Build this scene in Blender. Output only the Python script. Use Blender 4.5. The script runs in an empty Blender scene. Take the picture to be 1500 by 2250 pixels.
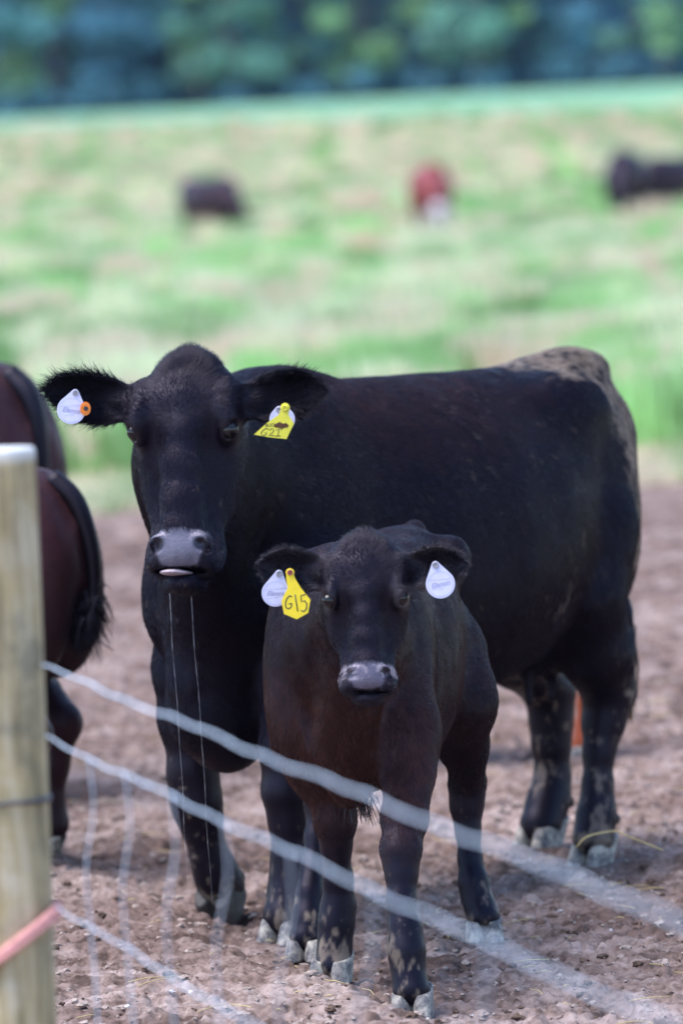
import bpy, bmesh, math, random, time
import numpy as np
from mathutils import Vector, Matrix, Euler

T0 = time.time()
rng = np.random.default_rng(7)
random.seed(7)
scn = bpy.context.scene
COL = scn.collection
R = math.radians

# ------------------------------------------------------------------ camera
EYE = 1.9
PITCH, ROLL = math.atan((1125 - 290.0) / 12500.0), R(3.0)
cam_d = bpy.data.cameras.new('camera')
cam = bpy.data.objects.new('camera', cam_d); COL.objects.link(cam)
cam_d.sensor_fit = 'VERTICAL'; cam_d.sensor_height = 36.0; cam_d.sensor_width = 24.0
cam_d.lens = 12500.0 / 2250.0 * 36.0
cam_d.clip_start = 0.5; cam_d.clip_end = 3000
cam_d.dof.use_dof = True
cam_d.dof.focus_distance = 12.45
cam_d.dof.aperture_fstop = 3.15
_f = Vector((0, math.cos(PITCH), -math.sin(PITCH)))
_r0 = Vector((1, 0, 0)); _u0 = _r0.cross(_f)
_r = math.cos(ROLL) * _r0 - math.sin(ROLL) * _u0
_u = math.sin(ROLL) * _r0 + math.cos(ROLL) * _u0
cam.matrix_world = Matrix(((_r.x, _u.x, -_f.x, 0), (_r.y, _u.y, -_f.y, 0), (_r.z, _u.z, -_f.z, EYE), (0, 0, 0, 1)))
scn.camera = cam

# ------------------------------------------------------------------ world, sun, exposure
SUN_EL, SUN_AZ = 66.0, 255.0          # azimuth the light comes from, clockwise from +Y
world = bpy.data.worlds.new('World'); scn.world = world; world.use_nodes = True
wn = world.node_tree; wn.nodes.clear()
wo = wn.nodes.new('ShaderNodeOutputWorld'); wb = wn.nodes.new('ShaderNodeBackground')
sky = wn.nodes.new('ShaderNodeTexSky'); sky.sky_type = 'NISHITA'; sky.sun_disc = False
sky.sun_elevation = R(SUN_EL); sky.sun_rotation = R(SUN_AZ)
sky.air_density = 1.0; sky.dust_density = 0.4; sky.ozone_density = 3.0
wb.inputs[1].default_value = 0.14
wn.links.new(sky.outputs[0], wb.inputs[0]); wn.links.new(wb.outputs[0], wo.inputs[0])
sun_d = bpy.data.lights.new('sun', 'SUN'); sun = bpy.data.objects.new('sun', sun_d); COL.objects.link(sun)
sun_d.energy = 2.3; sun_d.angle = R(50); sun_d.color = (1.0, 0.95, 0.9)
_sd = Vector((math.sin(R(SUN_AZ)) * math.cos(R(SUN_EL)), math.cos(R(SUN_AZ)) * math.cos(R(SUN_EL)), math.sin(R(SUN_EL))))
sun.rotation_euler = _sd.to_track_quat('Z', 'Y').to_euler()
scn.view_settings.view_transform = 'Standard'; scn.view_settings.look = 'None'
scn.view_settings.exposure = 1.45; scn.view_settings.gamma = 1.0
scn.render.engine = 'CYCLES'
scn.cycles.use_denoising = True
scn.cycles.max_bounces = 6; scn.cycles.diffuse_bounces = 2; scn.cycles.glossy_bounces = 2
scn.cycles.transparent_max_bounces = 8; scn.cycles.volume_bounces = 0
scn.cycles.use_adaptive_sampling = False
scn.cycles_curves.shape = 'RIBBONS' if hasattr(scn, 'cycles_curves') else None

# ------------------------------------------------------------------ camera helper in numpy
_F = np.array(_f); _R = np.array(_r); _U = np.array(_u); _C = np.array([0, 0, EYE])
def ray(px, py): return _F + _R * (px - 750) / 12500.0 + _U * (1125 - py) / 12500.0
def at(px, py, d): return _C + ray(px, py) * d

# ------------------------------------------------------------------ noise
_TAB = np.random.default_rng(3).random((64, 64, 64)).astype(np.float32)
def vnoise(P, f, seed=0):
    """smooth value noise in 0..1 at points P (N,3)"""
    q = P.astype(np.float32) * f + seed * 17.37
    i = np.floor(q).astype(np.int64); t = q - i; t = t * t * (3 - 2 * t)
    i &= 63; j = (i + 1) & 63
    x0, y0, z0 = i.T; x1, y1, z1 = j.T; tx, ty, tz = t.T
    T = _TAB
    a = T[x0, y0, z0] * (1 - tx) + T[x1, y0, z0] * tx
    b = T[x0, y1, z0] * (1 - tx) + T[x1, y1, z0] * tx
    c = T[x0, y0, z1] * (1 - tx) + T[x1, y0, z1] * tx
    d = T[x0, y1, z1] * (1 - tx) + T[x1, y1, z1] * tx
    return (a * (1 - ty) + b * ty) * (1 - tz) + (c * (1 - ty) + d * ty) * tz
def fbm(P, f, o=4, seed=0, g=0.5):
    s = 0; a = 1; w = 0
    for k in range(o):
        s = s + a * vnoise(P, f * 2 ** k, seed + k); w += a; a *= g
    return s / w
def sstep(a, b, x):
    t = np.clip((x - a) / (b - a), 0, 1); return t * t * (3 - 2 * t)

# ------------------------------------------------------------------ object helpers
def tag(o, label=None, cat=None, group=None, kind=None):
    if label: o['label'] = label
    if cat: o['category'] = cat
    if group: o['group'] = group
    if kind: o['kind'] = kind
    return o
def link(name, data, parent=None, mat=None, smooth=True):
    o = bpy.data.objects.new(name, data); COL.objects.link(o)
    if parent is not None: o.parent = parent
    if mat is not None: data.materials.append(mat)
    return o
def mesh_obj(name, V, Fq, mat=None, parent=None, smooth=True):
    me = bpy.data.meshes.new(name)
    V = np.asarray(V, dtype=np.float32)
    if isinstance(Fq, np.ndarray):
        n, k = Fq.shape
        me.vertices.add(len(V)); me.vertices.foreach_set('co', V.ravel())
        me.loops.add(n * k); me.loops.foreach_set('vertex_index', Fq.astype(np.int32).ravel())
        me.polygons.add(n)
        me.polygons.foreach_set('loop_start', np.arange(0, n * k, k, dtype=np.int32))
        me.update(calc_edges=True); me.validate()
    else:
        me.from_pydata([tuple(v) for v in V], [], [tuple(f) for f in Fq]); me.update()
    me.polygons.foreach_set('use_smooth', [smooth] * len(me.polygons))
    return link(name, me, parent, mat)
def color_attr(o, cols, name='tint'):
    a = o.data.color_attributes.new(name, 'FLOAT_COLOR', 'POINT')
    c = np.ones((len(cols), 4), dtype=np.float32); c[:, :3] = cols
    a.data.foreach_set('color', c.ravel())
def empty(name, loc, rz=0.0):
    o = bpy.data.objects.new(name, None); COL.objects.link(o); o.location = loc; o.rotation_euler = (0, 0, rz)
    o.empty_display_size = .1
    return o

# ------------------------------------------------------------------ materials
class NT:
    def __init__(s, name):
        s.m = bpy.data.materials.new(name); s.m.use_nodes = True; s.t = s.m.node_tree; s.n = s.t.nodes; s.b = s.n['Principled BSDF']
    def add(s, t, **kw):
        n = s.n.new(t)
        for k, v in kw.items(): setattr(n, k, v)
        return n
    def ln(s, a, b): s.t.links.new(a, b)
    def set(s, **kw):
        for k, v in kw.items():
            s.b.inputs[k.replace('_', ' ')].default_value = v
        return s
    def noise(s, scale, detail=4, rough=.5, vec='Object', dist=0):
        tc = s.add('ShaderNodeTexCoord'); nz = s.add('ShaderNodeTexNoise'); s.ln(tc.outputs[vec], nz.inputs['Vector'])
        nz.inputs['Scale'].default_value = scale; nz.inputs['Detail'].default_value = detail; nz.inputs['Roughness'].default_value = rough
        nz.inputs['Distortion'].default_value = dist
        return nz
    def ramp(s, src, stops):
        r = s.add('ShaderNodeValToRGB'); s.ln(src, r.inputs[0]); e = r.color_ramp.elements
        while len(e) < len(stops): e.new(0.5)
        for i, (p, c) in enumerate(stops):
            e[i].position = p; e[i].color = (*c, 1) if len(c) == 3 else c
        return r
    def bump(s, src, strength, dist):
        b = s.add('ShaderNodeBump'); b.inputs['Strength'].default_value = strength; b.inputs['Distance'].default_value = dist
        s.ln(src, b.inputs['Height']); s.ln(b.outputs[0], s.b.inputs['Normal']); return b
    def attr(s, name, typ='GEOMETRY'):
        a = s.add('ShaderNodeAttribute'); a.attribute_name = name; a.attribute_type = typ; return a

def simple(name, col, rough=.5, var=.25, scale=30, spec=.5, metal=0, bump=0, bd=.002):
    m = NT(name); nz = m.noise(scale, 5, .6)
    c = np.array(col)
    r = m.ramp(nz.outputs[0], [(.3, tuple(c * (1 - var))), (.7, tuple(np.minimum(c * (1 + var), 1)))])
    m.ln(r.outputs[0], m.b.inputs['Base Color']); m.set(Roughness=rough, Specular_IOR_Level=spec, Metallic=metal)
    if bump: m.bump(nz.outputs[0], bump, bd)
    return m.m

def mat_hide(name, spec=.26, rough=.45):
    m = NT(name); a = m.attr('tint'); m.ln(a.outputs['Color'], m.b.inputs['Base Color'])
    w = m.attr('wet'); mr = m.add('ShaderNodeMapRange'); m.ln(w.outputs['Fac'], mr.inputs[0])
    mr.inputs[3].default_value = rough; mr.inputs[4].default_value = .28; m.ln(mr.outputs[0], m.b.inputs['Roughness'])
    nz = m.noise(260, 3, .6)
    tc = m.add('ShaderNodeTexCoord'); vo = m.add('ShaderNodeTexVoronoi'); vo.inputs['Scale'].default_value = 230; m.ln(tc.outputs['Object'], vo.inputs['Vector'])
    mm = m.add('ShaderNodeMath'); mm.operation = 'MULTIPLY'; m.ln(vo.outputs['Distance'], mm.inputs[0]); m.ln(w.outputs['Fac'], mm.inputs[1])
    ma = m.add('ShaderNodeMath'); ma.operation = 'MULTIPLY_ADD'; m.ln(mm.outputs[0], ma.inputs[0]); ma.inputs[1].default_value = -1.6; m.ln(nz.outputs[0], ma.inputs[2])
    m.bump(ma.outputs[0], .20, .003)
    sp_ = m.add('ShaderNodeMapRange'); m.ln(w.outputs['Fac'], sp_.inputs[0]); sp_.inputs[3].default_value = spec; sp_.inputs[4].default_value = .6; m.ln(sp_.outputs[0], m.b.inputs['Specular IOR Level']); m.b.inputs['Specular Tint'].default_value = (.80, .74, 1.0, 1)
    return m.m
def mat_hair(name):
    m = NT(name); a = m.attr('tint'); m.ln(a.outputs['Color'], m.b.inputs['Base Color'])
    m.set(Roughness=.25, Specular_IOR_Level=.36); m.b.inputs['Specular Tint'].default_value = (.84, .74, 1.0, 1)
    return m.m
M_HIDE = mat_hide('hide'); M_HAIR = mat_hair('hair')
M_EYE = NT('eye_gloss').set(Roughness=.10, Specular_IOR_Level=.45); M_EYE.b.inputs['Base Color'].default_value = (.008, .006, .008, 1); M_EYE = M_EYE.m
def mat_hoof():
    m = NT('hoof_horn'); nz = m.noise(38, 5, .65); 
    r = m.ramp(nz.outputs[0], [(.36, (.05, .048, .06)), (.50, (.20, .18, .17)), (.62, (.42, .37, .31))])
    m.ln(r.outputs[0], m.b.inputs['Base Color']); m.set(Roughness=.6); m.bump(nz.outputs[0], .4, .003); return m.m
M_HOOF = mat_hoof(); M_HOOF_DARK = simple('hoof_dark', (.05, .04, .035), .65, .5, 40, bump=.4)
M_TONGUE = simple('tongue_pink', (.44, .34, .38), .3, .25, 90)
M_TAGW = simple('tag_white', (.62, .60, .80), .45, .08, 40)
M_TAGR = simple('tag_rim', (.50, .48, .68), .5, .08, 40)
M_TAGY = simple('tag_yellow', (.90, .66, .02), .45, .06, 60)
M_TAGY2 = simple('tag_yellow_faded', (.74, .66, .06), .5, .08, 60)
M_TAGO = simple('tag_orange', (.85, .22, .02), .4, .12, 60)
M_INK = simple('tag_ink', (.015, .02, .03), .5, .1, 60)
M_INK2 = simple('tag_ink_faded', (.10, .10, .03), .6, .3, 120)
M_SMUDGE = simple('dung_smudge', (.10, .04, .015), .8, .5, 200)
M_STUD = simple('stud_metal', (.35, .33, .36), .35, .1, 60, metal=.3)
M_WIRE = simple('galvanised_wire', (.70, .80, .98), .40, .08, 90, metal=.25)
M_DROOL = NT('drool').set(Roughness=.05, Specular_IOR_Level=.8); M_DROOL.b.inputs['Base Color'].default_value = (.75, .75, .82, 1); M_DROOL.b.inputs['Transmission Weight'].default_value = .35; M_DROOL = M_DROOL.m

# ------------------------------------------------------------------ implicit modelling
def _v(*a): return np.array(a, dtype=np.float32)
def unit(a): a = np.asarray(a, dtype=float); return a / np.linalg.norm(a)

class Field:
    """a solid as a list of blended signed-distance pieces, meshed by surface nets"""
    def __init__(s): s.ops = []
    def add(s, fn, c, rad, k=.03, op='u'):
        c = np.asarray(c, dtype=np.float32); rad = np.asarray(rad, dtype=np.float32) + k + .03
        s.ops.append((fn, c - rad, c + rad, k, op))
    def cone(s, a, b, ra, rb, k=.03, flat=None, ff=1.0, op='u'):
        a = _v(*a); b = _v(*b); ab = b - a; L2 = float(ab @ ab) + 1e-9
        fl = None if flat is None else np.asarray(unit(flat), dtype=np.float32)
        def fn(P):
            q = P - a; t = np.clip((q @ ab) / L2, 0, 1)
            e = q - t[:, None] * ab
            if fl is not None: e = e + np.outer(e @ fl, fl) * (1 / ff - 1)
            d = np.sqrt((e * e).sum(1)); r = ra + (rb - ra) * t
            return (d - r) * (min(1, ff) if fl is not None else 1)
        R_ = max(ra, rb) * (max(1, ff))
        s.add(fn, (a + b) / 2, np.abs(b - a) / 2 + R_, k, op)
    def chain(s, J, k=.03, **kw):
        for p, q in zip(J[:-1], J[1:]): s.cone(p[:3], q[:3], p[3], q[3], k, **kw)
    def ell(s, c, r, k=.04, axes=None, op='u'):
        c = _v(*c); r = _v(*r); A = None if axes is None else np.asarray(axes, dtype=np.float32)
        def fn(P):
            q = P - c
            if A is not None: q = q @ A.T
            n = np.sqrt((q * q).sum(1)) + 1e-9
            m = np.sqrt(((q / r) ** 2).sum(1)) + 1e-9
            return n * (1 - 1 / m)
        rad = r if A is None else np.full(3, r.max())
        s.add(fn, c, rad, k, op)
    def loft(s, us, w, vt, vb, O=(0, 0, 0), axes=None, ex=2.0, k=.04, wc=None):
        """along axis 0 of the frame: half width w, top vt, bottom vb (axis 1), lateral centre wc (axis 2)"""
        us = np.asarray(us, float); O = _v(*O); A = np.eye(3, dtype=np.float32) if axes is None else np.asarray(axes, dtype=np.float32)
        g = np.linspace(us[0], us[-1], 200)
        def sm(v):
            y = np.interp(g, us, v); kk = np.ones(9) / 9; yp = np.pad(y, 4, mode='edge'); return np.convolve(yp, kk, 'valid')
        W, VT, VB = sm(w), sm(vt), sm(vb); WC = sm(wc) if wc is not None else None
        def fn(P):
            q = (P - O) @ A.T
            u = q[:, 0]; uc = np.clip(u, us[0], us[-1])
            ww = np.interp(uc, g, W); a = np.interp(uc, g, VT); b = np.interp(uc, g, VB)
            c = (a + b) / 2; h = np.maximum((a - b) / 2, .004); ww = np.maximum(ww, .004)
            y = q[:, 2] - (np.interp(uc, g, WC) if WC is not None else 0); z = q[:, 1] - c
            m = (np.abs(y / ww) ** ex + np.abs(z / h) ** ex) ** (1 / ex) + 1e-6
            n = np.sqrt(y * y + z * z) + 1e-6
            d = n * (1 - 1 / m); d = np.where(m < .3, -np.minimum(ww, h) * (1 - m), d)
            e = np.abs(u - uc)
            return np.where(e > 0, np.sqrt(np.maximum(d, 0) ** 2 + e * e) , d)
        cs = [O + A.T @ _v(u, v, sg * w_ + (0 if wc is None else c_)) for u, v1, v2, w_, c_ in zip(us, vt, vb, w, wc if wc is not None else np.zeros(len(us))) for v in (v1, v2) for sg in (-1, 1)]
        cs = np.array(cs); lo = cs.min(0); hi = cs.max(0)
        s.add(fn, (lo + hi) / 2, (hi - lo) / 2, k)
    def disp(s, c, r, amp, axes=None):
        """push the surface in (+) or out (-) around c"""
        c = _v(*c); r = _v(*r); A = None if axes is None else np.asarray(axes, dtype=np.float32)
        def fn(P):
            q = P - c
            if A is not None: q = q @ A.T
            return amp * np.exp(-((q / r) ** 2).sum(1))
        rad = (r if A is None else np.full(3, r.max())) * 2
        s.add(fn, c, rad, 0, 'd')
    def func(s, fn, c, rad, k=0, op='d'): s.add(fn, c, rad, k, op)
    def ev(s, P):
        D = np.full(len(P), 1.0, dtype=np.float32)
        for fn, lo, hi, k, op in s.ops:
            m = np.nonzero(((P > lo) & (P < hi)).all(1))[0]
            if not len(m): continue
            d = fn(P[m]).astype(np.float32); D0 = D[m]
            if op == 'u':
                h = np.maximum(k - np.abs(D0 - d), 0) / max(k, 1e-6); D[m] = np.minimum(D0, d) - h * h * k * .25
            elif op == 's':
                d = -d; h = np.maximum(k - np.abs(D0 - d), 0) / max(k, 1e-6); D[m] = np.maximum(D0, d) + h * h * k * .25
            elif op == 'i':
                h = np.maximum(k - np.abs(D0 - d), 0) / max(k, 1e-6); D[m] = np.maximum(D0, d) + h * h * k * .25
            else: D[m] = D0 + d
        return D
    def mesh(s, xs, ys, zs, coarse=4, band=.06):
        n = [len(xs), len(ys), len(zs)]
        def padto(a):
            r = (-len(a)) % coarse
            st = a[-1] - a[-2]; return np.concatenate([a, a[-1] + st * np.arange(1, r + 1)]).astype(np.float32) if r else a.astype(np.float32)
        xs, ys, zs = padto(np.asarray(xs)), padto(np.asarray(ys)), padto(np.asarray(zs))
        cx, cy, cz = [a.reshape(-1, coarse).mean(1) for a in (xs, ys, zs)]
        G = np.stack(np.meshgrid(cx, cy, cz, indexing='ij'), -1).reshape(-1, 3)
        Dc = s.ev(G).reshape(len(cx), len(cy), len(cz))
        act = np.abs(Dc) < band
        D = np.repeat(np.repeat(np.repeat(np.where(Dc < 0, -.5, .5).astype(np.float32), coarse, 0), coarse, 1), coarse, 2)
        am = np.repeat(np.repeat(np.repeat(act, coarse, 0), coarse, 1), coarse, 2)
        I = np.nonzero(am); P = np.stack([xs[I[0]], ys[I[1]], zs[I[2]]], -1)
        out = np.empty(len(P), dtype=np.float32)
        for a in range(0, len(P), 400000): out[a:a + 400000] = s.ev(P[a:a + 400000])
        D[I] = out
        return surface_nets(D, xs, ys, zs)

def surface_nets(D, xs, ys, zs):
    S = D < 0
    c = S[:-1, :-1, :-1].astype(np.int8)
    for dx in (0, 1):
        for dy in (0, 1):
            for dz in (0, 1):
                if dx or dy or dz:
                    c = c + S[dx:D.shape[0] - 1 + dx, dy:D.shape[1] - 1 + dy, dz:D.shape[2] - 1 + dz]
    I = np.nonzero((c > 0) & (c < 8)); N = len(I[0])
    idx = np.full(c.shape, -1, dtype=np.int32); idx[I] = np.arange(N)
    acc = np.zeros((N, 3)); cnt = np.zeros(N)
    cor = [(a, b, d) for a in (0, 1) for b in (0, 1) for d in (0, 1)]
    for p in cor:
        for ax in range(3):
            if p[ax]: continue
            q = list(p); q[ax] = 1
            va = D[I[0] + p[0], I[1] + p[1], I[2] + p[2]]; vb = D[I[0] + q[0], I[1] + q[1], I[2] + q[2]]
            m = (va < 0) != (vb < 0); t = va / np.where(va == vb, 1, va - vb)
            pos = np.array(p, float)[None].repeat(N, 0); pos[:, ax] += t
            acc[m] += pos[m]; cnt[m] += 1
    acc /= cnt[:, None]
    V = np.stack([np.interp(I[k] + acc[:, k], np.arange(len(a)), a) for k, a in enumerate((xs, ys, zs))], -1)
    quads = []
    for ax in range(3):
        o1, o2 = [(1, 2), (2, 0), (0, 1)][ax]
        sl = [slice(1, -1)] * 3; sl[ax] = slice(0, -1)
        a = S[tuple(sl)]; sl2 = [slice(1, -1)] * 3; sl2[ax] = slice(1, None); b = S[tuple(sl2)]
        for flip in (0, 1):
            E = np.nonzero(a & ~b) if not flip else np.nonzero(~a & b)
            base = [E[0].copy(), E[1].copy(), E[2].copy()]
            for k in range(3):
                if k != ax: base[k] = base[k] + 1
            def cell(s1, s2):
                q = [base[0].copy(), base[1].copy(), base[2].copy()]; q[o1] -= s1; q[o2] -= s2
                return idx[q[0], q[1], q[2]]
            Q = np.stack([cell(1, 1), cell(0, 1), cell(0, 0), cell(1, 0)], -1)
            if flip: Q = Q[:, ::-1]
            quads.append(Q)
    Q = np.concatenate(quads); Q = Q[(Q >= 0).all(1)]
    return V, Q

def normals(V, Q):
    a, b, c, d = (V[Q[:, i]] for i in range(4))
    fn = np.cross(c - a, d - b); N = np.zeros_like(V)
    for i in range(4):
        for k in range(3): N[:, k] += np.bincount(Q[:, i], fn[:, k], len(V))
    return N / (np.linalg.norm(N, axis=1)[:, None] + 1e-12)
def relax(V, Q, it=2, lam=.5):
    E = np.concatenate([Q[:, [0, 1]], Q[:, [1, 2]], Q[:, [2, 3]], Q[:, [3, 0]]]); E = np.concatenate([E, E[:, ::-1]])
    cnt = np.bincount(E[:, 0], minlength=len(V)).astype(float)
    for _ in range(it):
        S = np.stack([np.bincount(E[:, 0], V[E[:, 1], k], len(V)) for k in range(3)], -1) / np.maximum(cnt, 1)[:, None]
        V = V + lam * (S - V)
    return V

def axis_grid(segs):
    """[(start, step), ..., (end, None)]"""
    out = []
    for (a, st), (b, _) in zip(segs[:-1], segs[1:]):
        n = max(1, int(round((b - a) / st))); out += list(np.linspace(a, b, n, endpoint=False))
    out.append(segs[-1][0]); return np.array(out)

def hair(name, V, Q, N, flow, length, lift, cols, weight, count, parent, mat, rad=.0005, seed=1, jitter=.25, npt=4, curl=0.0):
    """strands rooted on the quads; flow, length, lift, cols, weight are per vertex"""
    g = np.random.default_rng(seed)
    a, b, c, d = (V[Q[:, i]] for i in range(4))
    area = np.linalg.norm(np.cross(c - a, d - b), axis=1) * .5
    w = area * weight[Q].mean(1); cdf = np.cumsum(w); 
    if cdf[-1] <= 0: return None
    f = np.searchsorted(cdf, g.random(count) * cdf[-1]); f = np.minimum(f, len(Q) - 1)
    u, v = g.random(count), g.random(count)
    W4 = np.stack([(1 - u) * (1 - v), u * (1 - v), u * v, (1 - u) * v], -1)
    def itp(A): return (A[Q[f]] * (W4[..., None] if A.ndim == 2 else W4)).sum(1)
    P, n, fl, ln, lf, cc = itp(V), itp(N), itp(flow), itp(length), itp(lift), itp(cols)
    n /= np.linalg.norm(n, axis=1)[:, None] + 1e-9
    along = P - fl * .0
    dg = np.array([-.75, 0, -.66]); Pa = P - np.outer(P @ dg, dg) * .78; lock = fbm(Pa, 60, 3, 57, .7); streak = fbm(Pa, 190, 2, 58, .6)
    cc = cc * (np.exp((lock - .5) * 1.3 + (streak - .5) * 1.2))[:, None]
    clump = np.stack([vnoise(P, 45, 60 + i) for i in range(3)], -1) - .5
    clump2 = np.stack([vnoise(P, 14, 70 + i) for i in range(3)], -1) - .5
    fl = fl + g.normal(0, jitter, (count, 3)) + clump * .6 + clump2 * .5
    fl -= n * (fl * n).sum(1)[:, None]; fl /= np.linalg.norm(fl, axis=1)[:, None] + 1e-9
    ln = ln * (.65 + .6 * g.random(count)); lf = lf * (.7 + .6 * g.random(count))
    d0 = fl * 1.0 + n * (lf * 1.6)[:, None]; d1 = fl + n * (lf * .5)[:, None]
    d0 /= np.linalg.norm(d0, axis=1)[:, None]; d1 /= np.linalg.norm(d1, axis=1)[:, None]
    pts = np.zeros((count, npt, 3), dtype=np.float32); pts[:, 0] = P - n * .0012
    for i in range(1, npt):
        t = i / (npt - 1); dd = d0 * (1 - t) + d1 * t
        if curl: dd = dd + curl * t * (np.stack([vnoise(P + pts[:, i - 1] * 0, 90, 80 + k) for k in range(3)], -1) - .5)
        pts[:, i] = pts[:, i - 1] + dd * (ln / (npt - 1))[:, None]
    hc = bpy.data.hair_curves.new(name); hc.add_curves([npt] * count)
    hc.attributes['position'].data.foreach_set('vector', pts.ravel())
    ra = hc.attributes.get('radius') or hc.attributes.new('radius', 'FLOAT', 'POINT')
    prof = np.linspace(1, .25, npt)[None] * (rad * (.7 + .6 * g.random(count)))[:, None]
    ra.data.foreach_set('value', prof.astype(np.float32).ravel())
    ca = hc.attributes.new('tint', 'FLOAT_COLOR', 'CURVE')
    C4 = np.ones((count, 4), dtype=np.float32); C4[:, :3] = np.clip(cc * np.exp(g.normal(0, .35, count))[:, None], 0, .6)
    ca.data.foreach_set('color', C4.ravel())
    o = bpy.data.objects.new(name, hc); COL.objects.link(o); hc.materials.append(mat)
    if parent is not None: o.parent = parent
    return o

# ------------------------------------------------------------------ cattle
class Head:
    def __init__(s, O, az, el, tilt, T):
        s.O = np.array(O, float); s.T = T
        az, el, tilt = R(az), R(el), R(tilt)
        n = np.array([math.cos(az) * math.cos(el), math.sin(az) * math.cos(el), math.sin(el)])
        l = np.array([-math.sin(az), math.cos(az), 0.0])        # the head's own left
        a = np.cross(l, n) * -1.0
        if a[2] > 0: a = -a
        a2 = a * math.cos(tilt) - l * math.sin(tilt); l2 = l * math.cos(tilt) + a * math.sin(tilt)
        s.a, s.n, s.l = a2, n, l2; s.A = np.array([s.a, s.n, s.l])
    def p(s, u, v, w): return s.O + s.a * u + s.n * v + s.l * w
    def uvw(s, P): return (P - s.O) @ s.A.T

COW_T = dict(
    L=.54, g=1.0, gw=1.0,
    us=[-.01, .0, .03, .065, .10, .14, .18, .24, .30, .35, .40, .43, .47, .50, .53, .55],
    w=[.01, .035, .078, .112, .128, .130, .127, .122, .112, .100, .084, .080, .080, .074, .050, .01],
    vt=[-.06, -.04, -.005, .025, .044, .050, .044, .026, .010, .006, .012, .024, .038, .034, .020, -.01],
    vb=[-.08, -.11, -.15, -.17, -.19, -.20, -.205, -.205, -.18, -.145, -.105, -.085, -.068, -.056, -.045, -.02],
    bridge=[(.10, .045, .040), (.18, .052, .056), (.26, .052, .062), (.34, .050, .064), (.41, .050, .066), (.45, .045, .060)],
    eye=(.186, .018, .106), eye_r=.0225, muz=(.465, -.006, .088), ear=.19, ear_w=.054)
CALF_T = dict(
    L=.35, g=.66, gw=.72,
    us=[-.008, .0, .015, .035, .06, .09, .12, .16, .19, .22, .25, .28, .31, .33, .345, .355],
    w=[.01, .028, .055, .078, .090, .094, .093, .088, .080, .070, .060, .056, .056, .050, .034, .01],
    vt=[-.04, -.025, .000, .020, .034, .039, .035, .022, .010, .006, .009, .018, .026, .024, .012, -.01],
    vb=[-.05, -.07, -.095, -.11, -.125, -.132, -.134, -.128, -.112, -.092, -.072, -.056, -.046, -.038, -.030, -.015],
    bridge=[(.06, .032, .030), (.12, .038, .040), (.17, .037, .042), (.22, .036, .043), (.27, .036, .044), (.30, .032, .040)],
    eye=(.137, .018, .0735), eye_r=.0172, muz=(.305, -.004, .061), ear=.14, ear_w=.045)

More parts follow.
